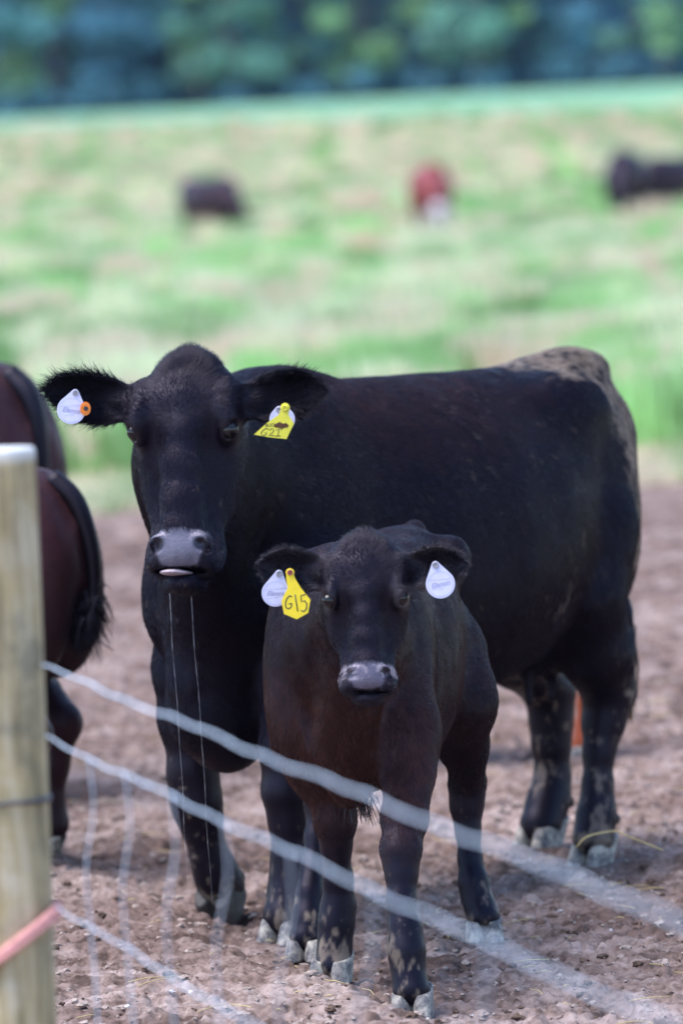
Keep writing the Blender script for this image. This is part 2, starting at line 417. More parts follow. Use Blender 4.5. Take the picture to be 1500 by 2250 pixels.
def add_head(F, H, fine=True, open_mouth=0.0):
    T = H.T; g = T['g']; gw = T['gw']; A = H.A
    F.loft(T['us'], T['w'], T['vt'], T['vb'], H.O, A, ex=2.5, k=.03)
    for (u0, w0, v0), (u1, w1, v1) in zip(T['bridge'][:-1], T['bridge'][1:]):
        F.cone(H.p(u0, v0 - w0 * .9, 0), H.p(u1, v1 - w1 * .9, 0), w0 * .95, w1 * .95, .02 * g)
    mu, mv, mw = T['muz']
    F.ell(H.p(mu, mv, 0), (.055 * g, .076 * g, mw), .025 * g, A)
    F.ell(H.p(mu + .012 * g, mv + .034 * g, 0), (.040 * g, .042 * g, mw * .80), .02 * g, A)
    if not fine: return
    for sg in (-1, 1):
        eu, ev_, ew = T['eye']; er = T['eye_r']
        dirv = unit(H.n * .60 + H.l * sg * .80)
        c = H.p(eu, ev_, ew * sg)
        lid = unit(H.a * .90 + H.n * .30)
        up = np.cross(dirv, lid); Ax = np.array([lid, up, dirv])
        F.disp(H.p(eu + .035 * g, ev_ + .035 * g, (ew - .022 * gw) * sg), (.04 * g, .03 * g, .03 * g), .012 * g, A)     # hollow in front of the eye
        F.ell(H.p(eu - .030 * g, ev_ + .008 * g, (ew - .004) * sg), (.036 * g, .022 * g, .020 * g), .030 * g, A)   # brow
        F.ell(c - dirv * .005, (er * 1.55, er * 1.05, er * .98), .028 * g, Ax)
        F.ell(c + dirv * er * .85, (er * 1.12, er * .56, er * .80), .002, Ax, op='s')
        # cheek muscle, temple, jaw angle
        F.ell(H.p(T['L'] * .45, -.085 * g, .070 * gw * sg), (.115 * g, .070 * g, .040 * gw), .04 * g, A)
        F.ell(H.p(T['L'] * .24, -.02 * g, .100 * gw * sg), (.07 * g, .05 * g, .03 * gw), .03 * g, A)
        # groove between nose bridge and cheek
        F.disp(H.p(T['L'] * .60, .030 * g, .080 * gw * sg), (.10 * g, .03 * g, .022 * gw), .016 * g, A)
        F.disp(H.p(T['L'] * .40, .056 * g, .070 * gw * sg), (.05 * g, .03 * g, .02 * gw), .005 * g, A)
        # lips at the side of the muzzle
        F.ell(H.p(mu + .022 * g, mv + .030 * g, mw * .62 * sg), (.030 * g, .040 * g, mw * .36), .018 * g, A)
        # nostril with its comma tail
        nu = mu - .016 * g
        F.ell(H.p(nu, mv + .066 * g, .049 * gw * sg), (.024 * g, .016 * g, .022 * gw), .016 * g, A)
        F.ell(H.p(nu + .002, mv + .086 * g, .050 * gw * sg), (.0175 * g, .032 * g, .0175 * gw), .005, A, op='s')
        F.ell(H.p(nu + .013 * g, mv + .078 * g, .061 * gw * sg), (.0090 * g, .024 * g, .014 * gw), .005, A, op='s')
    # nose pad plane, philtrum
    F.ell(H.p(mu - .012 * g, mv + .062 * g, 0), (.044 * g, .016 * g, .052 * gw), .014 * g, A)
    F.disp(H.p(mu + .022 * g, mv + .080 * g, 0), (.02 * g, .02 * g, .004 * g), .003 * g, A)
    # mouth slit and lower jaw
    F.ell(H.p(mu + .066 * g + open_mouth * .4, mv + .0 * g, 0), (.022 * g + open_mouth * .5, .058 * g, mw * .56), .014, A)
    F.ell(H.p(mu + .043 * g, mv + .050 * g, 0), (.0035 * g + open_mouth * .5, .055 * g, mw * (.86 - open_mouth * 12)), .004, A, op='s')

class Ear:
    def __init__(s, root, e, q, L, hw, cup=.03, droop=0.0):
        s.root = np.array(root, float); s.e = unit(e); q = np.array(q, float); q = q - s.e * (q @ s.e); s.q = unit(q)
        s.t = np.cross(s.q, s.e); 
        if s.t[2] < 0: s.t = -s.t
        s.L, s.hw, s.cup, s.droop = L, hw, cup, droop; s.A = np.array([s.e, s.t, s.q])
    def prof(s, x):
        return np.interp(x, [-.1, 0, .2, .45, .65, .82, .93, 1.0], [.5, .55, .80, 1.0, .98, .76, .50, .12]) * s.hw
    def mid(s, x): return s.droop * (x ** 2) * s.L
    def add(s, F, k=.025, th=.0065):
        A = s.A.astype(np.float32); rt = s.root.astype(np.float32)
        def fn(P):
            c = (P - rt) @ A.T; x = c[:, 0] / s.L; xc = np.clip(x, -.1, 1)
            w = s.prof(xc); y = c[:, 1] - s.mid(xc)
            cup = s.cup * np.interp(xc, [0, .3, .7, 1], [1.5, 1.15, .8, .3])
            yy = np.clip(y / np.maximum(w, .004), -1.2, 1.2)
            z = c[:, 2] - cup * (yy ** 2 - .45)
            tt = th * np.interp(xc, [-.1, .3, 1], [2.2, 1.2, .75])
            dy = np.abs(y) - w + tt; dz = np.abs(z) / np.sqrt(1 + (2 * cup * yy / np.maximum(w, .01)) ** 2)
            dx = np.abs(x - xc) * s.L
            return np.sqrt(np.maximum(dy, 0) ** 2 + dz ** 2 + dx ** 2) - tt
        F.add(fn, s.root + s.e * s.L / 2, np.full(3, s.L * .62), k)
    def mask(s, P):
        c = (P - s.root) @ s.A.T; x = c[:, 0] / s.L
        return sstep(.0, .25, x) * (np.abs(c[:, 1]) < s.hw * 1.6) * (np.abs(c[:, 2]) < .09) * (x < 1.25), c

def hoof_field(c, yaw, s=1.0, tip=0.0, spread=1.0):
    """two claws standing at c (x,y,z of the sole centre), toes towards yaw, tipped forward by tip"""
    F = Field(); cy, sy = math.cos(yaw), math.sin(yaw); ct, st = math.cos(tip), math.sin(tip)
    fx = np.array([cy * ct, sy * ct, -st]); fz = np.array([cy * st, sy * st, ct]); fy = np.array([-sy, cy, 0.])
    for sg in (-1, 1):
        G = Field()
        a = R(7 * spread) * sg; ax = unit(fx * math.cos(a) + fy * math.sin(a)); ay = unit(fy * math.cos(a) - fx * math.sin(a)); az = fz
        A = np.array([ax, ay, az])
        o = np.array(c) + fy * sg * .0285 * s * (1 + .15 * (spread - 1))
        F.ops.append(_claw(o, A, s, sg))
    return F
def _claw(o, A, s, sg):
    A = A.astype(np.float32); o = np.asarray(o, dtype=np.float32)
    def fn(P):
        q = (P - o) @ A.T
        x = q[:, 0] / s; y = q[:, 1] / s; z = q[:, 2] / s
        # slanted front wall: the centre slides back with height
        xs_ = x + .55 * z
        ax_ = np.where(xs_ > 0, .068, .040); yb = y + sg * .004
        m = (np.abs(xs_ / ax_) ** 2.4 + np.abs(yb / .0255) ** 2.6) ** (1 / 2.5) + 1e-6
        n = np.sqrt(xs_ ** 2 + yb ** 2) + 1e-6
        d = n * (1 - 1 / m) * .85
        top = z - (.066 - .16 * (x + .03)); bot = -z + .0
        d = np.maximum(d, top * .9); d = np.maximum(d, bot)
        return d * s
    return (fn, o - .11 * s, o + .12 * s, .004, 'u')

_MESHCACHE = {}
def field_mesh(F, lo, hi, st):
    ax = [np.arange(lo[k], hi[k] + st, st) for k in range(3)]
    return F.mesh(*ax)

def add_hooves(parent, feet, mat0, st=.004):
    for (x, y, z, yaw, s, tip) in feet:
        mat = M_HOOF_DARK if tip else mat0
        F = hoof_field((x, y, z), yaw, s, tip)
        c = np.array([x, y, z]); V, Q = field_mesh(F, c - np.array([.11, .11, .06]) * s, c + np.array([.12, .12, .13]) * s, st)
        o = mesh_obj('hoof', V, Q, mat, parent)

def strand_mesh(lines, rad, n=5):
    """tubes along polylines, joined in one mesh; rad is a number or per-point list"""
    V, Fq = [], []
    for L in lines:
        L = np.asarray(L, float); m = len(L); b = len(V)
        rr = rad if hasattr(rad, '__len__') else [rad] * m
        for i in range(m):
            t = unit(L[min(i + 1, m - 1)] - L[max(i - 1, 0)]); x = unit(np.cross(t, [.3, 1, .2])); y = np.cross(t, x)
            for k in range(n):
                a = 2 * math.pi * k / n; V.append(L[i] + (x * math.cos(a) + y * math.sin(a)) * rr[i])
        for i in range(m - 1):
            for k in range(n):
                Fq.append((b + i * n + k, b + i * n + (k + 1) % n, b + (i + 1) * n + (k + 1) % n, b + (i + 1) * n + k))
        Fq.append(tuple(b + k for k in range(n))[::-1]); Fq.append(tuple(b + (m - 1) * n + k for k in range(n)))
    return V, Fq
def spline(P, n=30):
    P = [np.array(p, float) for p in P]; P = [2 * P[0] - P[1]] + P + [2 * P[-1] - P[-2]]
    out = []; m = len(P) - 3
    for i in range(m):
        for t in np.linspace(0, 1, max(2, n // m), endpoint=False):
            a, b, c, d = P[i:i + 4]
            out.append(.5 * ((2 * b) + (-a + c) * t + (2 * a - 5 * b + 4 * c - d) * t * t + (-a + 3 * b - 3 * c + d) * t ** 3))
    out.append(P[-2]); return np.array(out)

BLACK = np.array([.0022, .0016, .0058]); BROWN = np.array([.055, .019, .010]); MUD = np.array([.25, .19, .145])

def coat_colours(V, N, spec):
    """tint and wetness per vertex, in the animal's own coordinates"""
    n = len(V); base = np.array(spec.get('base', BLACK)); brown = np.array(spec.get('brown_col', BROWN))
    cols = np.repeat(base[None], n, 0)
    f1 = fbm(V * [1, 1, .5], 6, 4, 11); f2 = fbm(V, 45, 3, 21)
    b = spec['brown'](V, N) if 'brown' in spec else np.zeros(n)
    b = np.clip(b * (.5 + 1.0 * f1) + (f2 - .5) * .3 * (b > .05), 0, 1)
    cols = cols * (1 - b[:, None]) + brown * b[:, None]
    cols *= (.8 + .4 * f1)[:, None]
    m = spec['mud'](V, N) if 'mud' in spec else np.zeros(n)
    nz = .5 + 1.6 * (.4 * fbm(V * [1, 1, .7], 12, 3, 31, .6) + .6 * fbm(V * [1, 1, .55], 62, 3, 36, .6) - .5)
    m = sstep(0, .20, m - (1 - nz) + .07) * np.clip(m * 1.8, 0, 1)
    fk = .6 * spec.get('flecks', 0) * sstep(.885, .900, vnoise(V, 85, 71)) * sstep(.45, .62, vnoise(V, 5, 72)); m = np.maximum(m, fk)
    cols = cols * (1 - m[:, None] * .85) + MUD * (.6 + .7 * f2)[:, None] * m[:, None] * .85
    return cols.astype(np.float32), m

def build_animal(name, origin, heading, F, grid, spec, label, cat, group=None, H=None, ears=(), feet=(), coat=0, hoof_step=.004, smooth=2, tail=None, z0=0.0):
    rz = math.atan2(heading[1], heading[0])
    root = empty(name, (origin[0], origin[1], z0), rz); tag(root, label, cat, group)
    V, Q = F.mesh(*[axis_grid(g) for g in grid])
    V = relax(V, Q, smooth); N = normals(V, Q)
    cols, mud = coat_colours(V, N, spec)
    wet = np.zeros(len(V)); fl = np.zeros_like(V)
    fl[:, 0] = -.8; fl[:, 2] = -.7
    lowm = sstep(.75, .45, V[:, 2] / spec.get('h', 1.3)); fl[:, 0] += lowm * .7; fl[:, 2] -= lowm * .5
    ln = np.full(len(V), .016 * spec.get('hs', 1)); lf = np.full(len(V), .28); wt = np.ones(len(V))
    ln *= 1 - .5 * sstep(.45, .30, V[:, 2] / spec.get('h', 1.3)); lf *= 1 - .4 * sstep(.45, .30, V[:, 2] / spec.get('h', 1.3))
    if H is not None:
        g = H.T['g']; L = H.T['L']; q = H.uvw(V)
        hm = (q[:, 0] > -.05 * g) & (q[:, 0] < L * 1.06) & (q[:, 1] > -.24 * g) & (np.abs(q[:, 2]) < .17 * g) & (q[:, 1] < .13)
        hw = hm * sstep(-.22 * g, -.14 * g, q[:, 1])
        wh = H.p(L * .30, .05 * g, 0); rad = V - wh; rad = rad / (np.linalg.norm(rad, axis=1)[:, None] + 1e-6)
        down = sstep(L * .3, L * .6, q[:, 0])
        hf = rad * (1 - down)[:, None] + (H.a * .9) * down[:, None] + H.l * (np.clip(q[:, 2] / (.09 * g), -1, 1) * .12)[:, None]
        fl = fl * (1 - hw)[:, None] + hf * hw[:, None]
        ln = np.where(hm, .012 * (.6 + .4 * g), ln)
        poll = hm * sstep(L * .20, 0, q[:, 0]) * sstep(.09 * g, .05 * g, np.abs(q[:, 2])); ln = ln + poll * .016 * g; lf = lf + poll * .2; cols = cols * (1 - .4 * poll[:, None])
        mu, mv, mw = H.T['muz']
        # bare nose pad: trapezoid between the nostrils
        padw = np.interp(q[:, 0], [mu - .055 * g, mu - .045 * g, mu - .02 * g, mu + .03 * g, mu + .04 * g], [0, .064, .066, .040, .0]) * H.T['gw']
        pn = fbm(V, 120, 2, 5)
        pad = hm * (padw > .002) * sstep(-.004, .006, padw + (pn - .5) * .012 - np.abs(q[:, 2])) * sstep(mv + .020 * g, mv + .036 * g, q[:, 1])
        nose = np.array(spec.get('nose', (.085, .075, .095)))
        cols = cols * (1 - pad[:, None]) + nose * pad[:, None] * (.8 + .4 * pn)[:, None]; wet = np.maximum(wet, pad)
        # dark nostril lining
        for sg in (-1, 1):
            nc = H.p(mu - .018 * g, mv + .072 * g, .048 * H.T['gw'] * sg); dn = np.linalg.norm(V - nc, axis=1)
            ins = sstep(.022 * g, .012 * g, dn); wt = wt * (1 - ins); cols = cols * (1 - .8 * ins[:, None])
        wt = wt * (1 - pad)
        for sg in (-1, 1):
            eu, ev_, ew = H.T['eye']; er = H.T['eye_r']; de = np.linalg.norm(V - H.p(eu, ev_, ew * sg), axis=1)
            wt = wt * sstep(er * 1.05, er * 1.5, de); ln = ln * (.45 + .55 * sstep(er * 1.5, er * 3.2, de)); rim = sstep(er * 1.5, er * 1.1, de)
            cols = cols * (1 - .5 * rim[:, None]); wet = np.maximum(wet, rim * .8)
        ml = sstep(L * .82, L * .90, q[:, 0]) * hm; ln = ln * (1 - ml * .45); lf = lf + ml * .35
        if 'nose_shine_spots' in spec:
            sn = fbm(V, 75, 4, 55, .6)  # pale nose mottling; its upper part is a wet highlight painted as colour
            sp = spec['nose_shine_spots'] * hm * sstep(.60, .72, sn + .16 * sstep(mu + .0, mu - .035 * g, q[:, 0]) - .10 * sstep(mu - .005, mu + .02 * g, q[:, 0]) + .05 * sstep(.03, .05, np.abs(q[:, 2]))) * sstep(mu - .055 * g, mu - .04 * g, q[:, 0]) * sstep(mu + .06 * g, mu + .02 * g, q[:, 0])
            cols = cols * (1 - sp[:, None]) + np.array([.26, .22, .25]) * sp[:, None]
    for E in ears:
        em, c = E.mask(V)
        out = E.e[None] * .8 + E.t[None] * (np.sign(c[:, 1]) * np.clip(np.abs(c[:, 1]) / E.hw, 0, 1) ** 2 * 1.1)[:, None]
        fl = fl * (1 - em)[:, None] + out * em[:, None]
        edge = em * sstep(.55, .95, np.abs(c[:, 1]) / np.maximum(E.prof(np.clip(c[:, 0] / E.L, 0, 1)), .005))
        inner = em * ((N @ E.q) > .1)
        ln = ln * (1 - em) + em * (.013 + .010 * edge + .012 * inner) * spec.get('ear_hair', 1); lf = lf * (1 - em) + em * (.22 + .16 * edge + .2 * inner)
        if 'ear_edge' in spec:
            cols = cols * (1 - edge[:, None]) + (cols * .3 + np.array(spec['ear_edge']) * .7) * edge[:, None]
        cols = cols * (1 - .55 * inner[:, None])
    body = mesh_obj('body', V, Q, M_HIDE, root)
    color_attr(body, cols)
    wa = body.data.attributes.new('wet', 'FLOAT', 'POINT'); wa.data.foreach_set('value', wet.astype(np.float32))
    if H is not None and H.T.get('eye') and coat:
        for sg in (-1, 1):
            eu, ev_, ew = H.T['eye']; er = H.T['eye_r']; dirv = unit(H.n * .60 + H.l * sg * .80)
            G = Field(); c = H.p(eu, ev_, ew * sg) + dirv * er * .10
            me = bpy.data.meshes.new('eye'); bm = bmesh.new(); bmesh.ops.create_icosphere(bm, subdivisions=4, radius=er * .95)
            for v in bm.verts:                                   # cornea bulge
                d = max(0, v.co.normalized().dot(Vector(dirv)) - .75) / .25; v.co *= 1 + .06 * d
            bm.to_mesh(me); bm.free(); me.polygons.foreach_set('use_smooth', [True] * len(me.polygons))
            eo = link('eye', me, root, M_EYE); eo.location = c
    if coat:
        if 'lenf' in spec: ln = ln * spec['lenf'](V, N)
        hair('coat', V, Q, N, fl, ln, lf, cols * 1.15, wt, coat, root, M_HAIR, rad=spec.get('hr', .00052), seed=len(name) + 3)
    add_hooves(root, feet, M_HOOF, hoof_step)
    print(name, len(V), 'verts', round(time.time() - T0, 1), 's')
    return root, (V, Q, N, cols)

# ---- the black cow in the middle
cow_o, cow_h = (0.13, 14.105), unit((-.78, -1.05))
def w2l(o, h, p):
    d = np.array(p, float) - np.array([o[0], o[1], 0]); l = np.array([-h[1], h[0]])
    return np.array([d[0] * h[0] + d[1] * h[1], d[0] * l[0] + d[1] * l[1], d[2]])

def cow_body(F, sc=1.0, wide=1.0):
    F.loft([-.955, -.94, -.90, -.82, -.68, -.5, -.3, -.05, .2, .4, .55, .68, .78, .86],
           [.03, .06, .10, .155, .22, .275, .335, .37, .345, .265, .21, .165, .12, .05],
           [1.08, 1.14, 1.225, 1.285, 1.302, 1.282, 1.280, 1.285, 1.295, 1.317, 1.323, 1.285, 1.20, 1.08],
           [.95, .88, .80, .70, .62, .54, .49, .455, .44, .43, .43, .44, .50, .62], axes=[[1, 0, 0], [0, 0, 1], [0, 1, 0]], ex=2.15, k=.06)

def build_cow():
    F = Field()
    cow_body(F)
    for s in (-1, 1):
        F.ell((-.50, s * .190, 1.170), (.14, .06, .07), .12)                 # hook
        F.ell((-.85, s * .085, 1.08), (.06, .05, .08), .10)                  # pin
        F.ell((-.65, s * .140, .90), (.18, .105, .30), .06)                  # thigh
        F.ell((.55, s * .155, .92), (.19, .095, .36), .08)                    # shoulder blade
        F.ell((.73, s * .115, .80), (.10, .085, .15), .07)                    # point of shoulder
        F.disp((-.33, s * .33, 1.15), (.10, .10, .08), .016)                 # hollow of the flank
        F.disp((-.82, s * .24, .95), (.035, .12, .30), .016)                 # groove behind the thigh
    F.ell((-.88, 0, 1.205), (.08, .04, .05), .08)                            # tail head
    F.ell((-.80, 0, 1.255), (.12, .08, .05), .05)
    for s in (-1, 1): F.ell((-.80, s * .085, .86), (.13, .075, .24), .06)
    F.ell((.74, 0, .56), (.15, .115, .155), .08)                             # brisket
    F.cone((.76, .0, .62), (.74, .02, .455), .08, .055, .05)
    # udder and teats, mostly behind the belly line
    F.ell((-.55, 0, .56), (.17, .12, .09), .06)
    for tx, ty in ((-.46, .06), (-.46, -.06), (-.57, .055)):
        F.cone((tx, ty, .50), (tx + .01, ty * 1.1, .425), .020, .013, .02)
    # neck to the head
    F.cone((.50, 0, 1.06), (.80, .06, 1.12), .25, .195, .10, flat=(0, 1, 0), ff=.82)
    F.cone((.80, .06, 1.12), (1.00, .155, 1.19), .195, .145, .08, flat=(-.3, 1, 0), ff=.82)
    F.cone((.98, .15, 1.08), (.78, .03, .70), .085, .10, .08)                # throat and dewlap
    # legs (x, y, z, r)
    F.chain([(.56, -.165, .86, .115), (.60, -.195, .62, .088), (.608, -.20, .50, .072), (.608, -.20, .37, .056), (.600, -.20, .295, .057), (.585, -.20, .235, .044), (.560, -.20, .155, .042), (.535, -.20, .105, .050), (.510, -.20, .070, .052)], .035)
    F.chain([(.60, .165, .86, .115), (.68, .185, .62, .092), (.735, .19, .45, .062), (.747, .19, .35, .053), (.745, .19, .28, .042), (.749, .19, .19, .039), (.751, .19, .125, .047), (.780, .19, .060, .055)], .035)
    F.chain([(-.60, .17, .86, .13), (-.54, .175, .70, .115), (-.60, .175, .54, .092), (-.665, .165, .43, .064), (-.640, .16, .35, .050), (-.615, .16, .28, .037), (-.603, .16, .20, .036), (-.593, .16, .13, .045), (-.570, .16, .065, .056)], .035)
    F.ell((-.695, .165, .435), (.035, .028, .05), .03)
    F.chain([(-.60, -.17, .86, .13), (-.58, -.18, .72, .115), (-.74, -.175, .52, .088), (-.875, -.16, .405, .062), (-.872, -.16, .33, .052), (-.868, -.16, .26, .043), (-.866, -.16, .18, .042), (-.845, -.16, .12, .050), (-.805, -.16, .060, .058)], .035)
    F.ell((-.91, -.16, .41), (.035, .028, .05), .03)
    for x, y, z in ((.47, -.2, .095), (.70, .19, .105), (-.65, .16, .105), (-.915, -.16, .105)):
        for s in (-1, 1): F.ell((x, y + s * .022, z), (.014, .012, .018), .012)     # dewclaws
    O = w2l(cow_o, cow_h, at(405, 772, 13.02))
    H = Head(O, 27, 10, 1.0, COW_T)
    add_head(F, H, True, .010)
    F.ell(H.p(.050, -.07, 0), (.055, .07, .065), .03, H.A)                    # poll
    # slack skin folds on the neck
    g = H.n * -1
    for i, (px, py, dd) in enumerate(((545, 1120, 13.35), (566, 1150, 13.4), (590, 1180, 13.45), (560, 1260, 13.4), (585, 1300, 13.4))):
        c = w2l(cow_o, cow_h, at(px, py, dd)); F.disp(c, (.02, .012, .16), .006)
    def und(P): return (fbm(P, 5, 3, 40) - .5) * .012 + (vnoise(P, 22, 44) - .5) * .0035
    F.func(und, (0, 0, .9), (1.7, .7, 1.0))
    ears = []
    for sg, tip in ((-1, (100, 868, 13.06)), (1, (714, 866, 13.0))):
        rt = H.p(.112, -.055, .118 * sg); tp = w2l(cow_o, cow_h, at(*tip))
        E = Ear(rt, tp - rt, H.n * 1.0 + H.a * .12, np.linalg.norm(tp - rt), .056, .024, 0.06 if sg < 0 else .05)
        F.cone(H.p(.118, -.05, .075 * sg), rt + E.e * .03, .036, .030, .03)
        E.add(F); ears.append(E)
    def mud(V, N):
        x, y, z = V.T
        m = sstep(-.52, -.72, x - .10 * (z - 1.0)) * sstep(.85, 1.15, z) * .66
        m = np.maximum(m, sstep(-.58, -.74, x) * sstep(.50, .80, z) * .66)
        m = np.maximum(m, sstep(1.18, 1.27, z) * sstep(-.30, -.55, x) * .63)
        m = np.maximum(m, .40 * sstep(-.45, -.65, x) * sstep(.62, .56, z) * sstep(.2, .3, z))
        m = np.maximum(m, .37 * sstep(.42, .25, z)); m = np.maximum(m, .42 * sstep(.13, .06, z))
        m = np.maximum(m, .40 * np.exp(-((x + .35) ** 2 / .03 + (z - .75) ** 2 / .04)))
        return m
    def brown(V, N):
        x, y, z = V.T
        return .22 * sstep(1.0, 1.25, z) * sstep(.9, .3, x) * sstep(-.5, -.1, x) + .03
    spec = dict(flecks=.6, h=1.3, mud=mud, brown=brown, nose=(.115, .105, .135), hs=1.0, lenf=lambda V, N: 1.0)
    grid = [[(-1.12, .010), (.78, .005), (1.42, None)], [(-.46, .008), (-.12, .005), (.62, None)], [(.015, .008), (.82, .005), (1.50, None)]]
    feet = [(.500, -.20, .030, 0, 1.12, R(52)), (.785, .19, -.004, .05, 1.02, 0), (-.565, .16, -.004, 0, 1.0, 0), (-.795, -.16, -.004, -.1, 1.10, 0)]
    root, dat = build_animal('cow', cow_o, cow_h, F, grid, spec, 'big black cow facing us with its mouth open, mud on its rump, behind the calf', 'cow',
                             H=H, ears=ears, feet=feet, coat=850000)
    # tongue between the lips
    mu, mv, mw = COW_T['muz']
    G = Field(); G.ell(H.p(mu + .046, mv + .046, -.020), (.0072, .030, .031), .01, H.A); G.ell(H.p(mu + .048, mv + .042, -.006), (.0050, .024, .034), .01, H.A)
    c = H.p(mu + .044, mv + .048, -.020); V, Q = field_mesh(G, c - .05, c + .05, .004); mesh_obj('tongue', V, Q, M_TONGUE, root)
    # tail hanging behind the far hind leg
    e = w2l(cow_o, cow_h, at(1376, 1425, 14.75)); tp = spline([(-.88, -.02, 1.235), (-.955, -.06, 1.12), (-.965, -.08, .9), (-.96, -.08, .72), (e + [0, 0, .12]), e], 28)
    tr = np.linspace(.035, .012, len(tp)); V, Fq = strand_mesh([tp], list(tr), 10)
    t = mesh_obj('tail', V, Fq, M_HIDE, root); color_attr(t, np.repeat(BLACK[None], len(V), 0))
    g = np.random.default_rng(5); lines = []
    e = w2l(cow_o, cow_h, at(1376, 1425, 14.75))
    for i in range(130):
        a = e + g.normal(0, .012, 3) + [0, 0, .06]; tip = w2l(cow_o, cow_h, at(1382 + g.normal(0, 7), 1500 + 95 * g.random(), 14.75 + g.normal(0, .02)))
        m = (a + tip) / 2 + g.normal(0, .010, 3); lines.append(spline([a, m, tip], 8))
    V, Fq = strand_mesh(lines, [.0018, .0022, .0022, .0022, .002, .0018, .0015, .001, .0008], 4)
    t = mesh_obj('tail_switch', V, Fq, M_HAIR, root)
    vv = np.array(V); k = sstep(e[2] + .0, e[2] - .12, vv[:, 2])[:, None]; color_attr(t, BLACK * (1 - k) + np.array([.17, .11, .04]) * k)
    # drool strings from the lower lip
    lines = []
    for (a, b, sgn) in (((372, 1284), (418, 2010), .3), ((419, 1284), (468, 1995), .5)):
        A = w2l(cow_o, cow_h, at(*a, 12.99)); B = w2l(cow_o, cow_h, at(*b, 13.0)); n = 60
        L = [A + (B - A) * t + np.array([.002 * math.sin(9 * t + sgn), 0.001 * math.sin(23 * t), 0]) for t in np.linspace(0, 1, n)]; lines.append(L)
    rr = [max(.00016, .0024 * math.exp(-i / 1.6) + .00042 * (1 - i / 75) + .00030 * math.sin(i * 1.9) * math.sin(i * .7)) for i in range(60)]
    rr = [r * (.8 if i < 50 else .55) for i, r in enumerate(rr)]
    for i, L in enumerate(lines):
        V, Fq = strand_mesh([L], rr, 5); mesh_obj('drool', V, Fq, M_DROOL, root)
    # lip whiskers and drops
    return root, H, ears

cow, cow_H, cow_ears = build_cow()

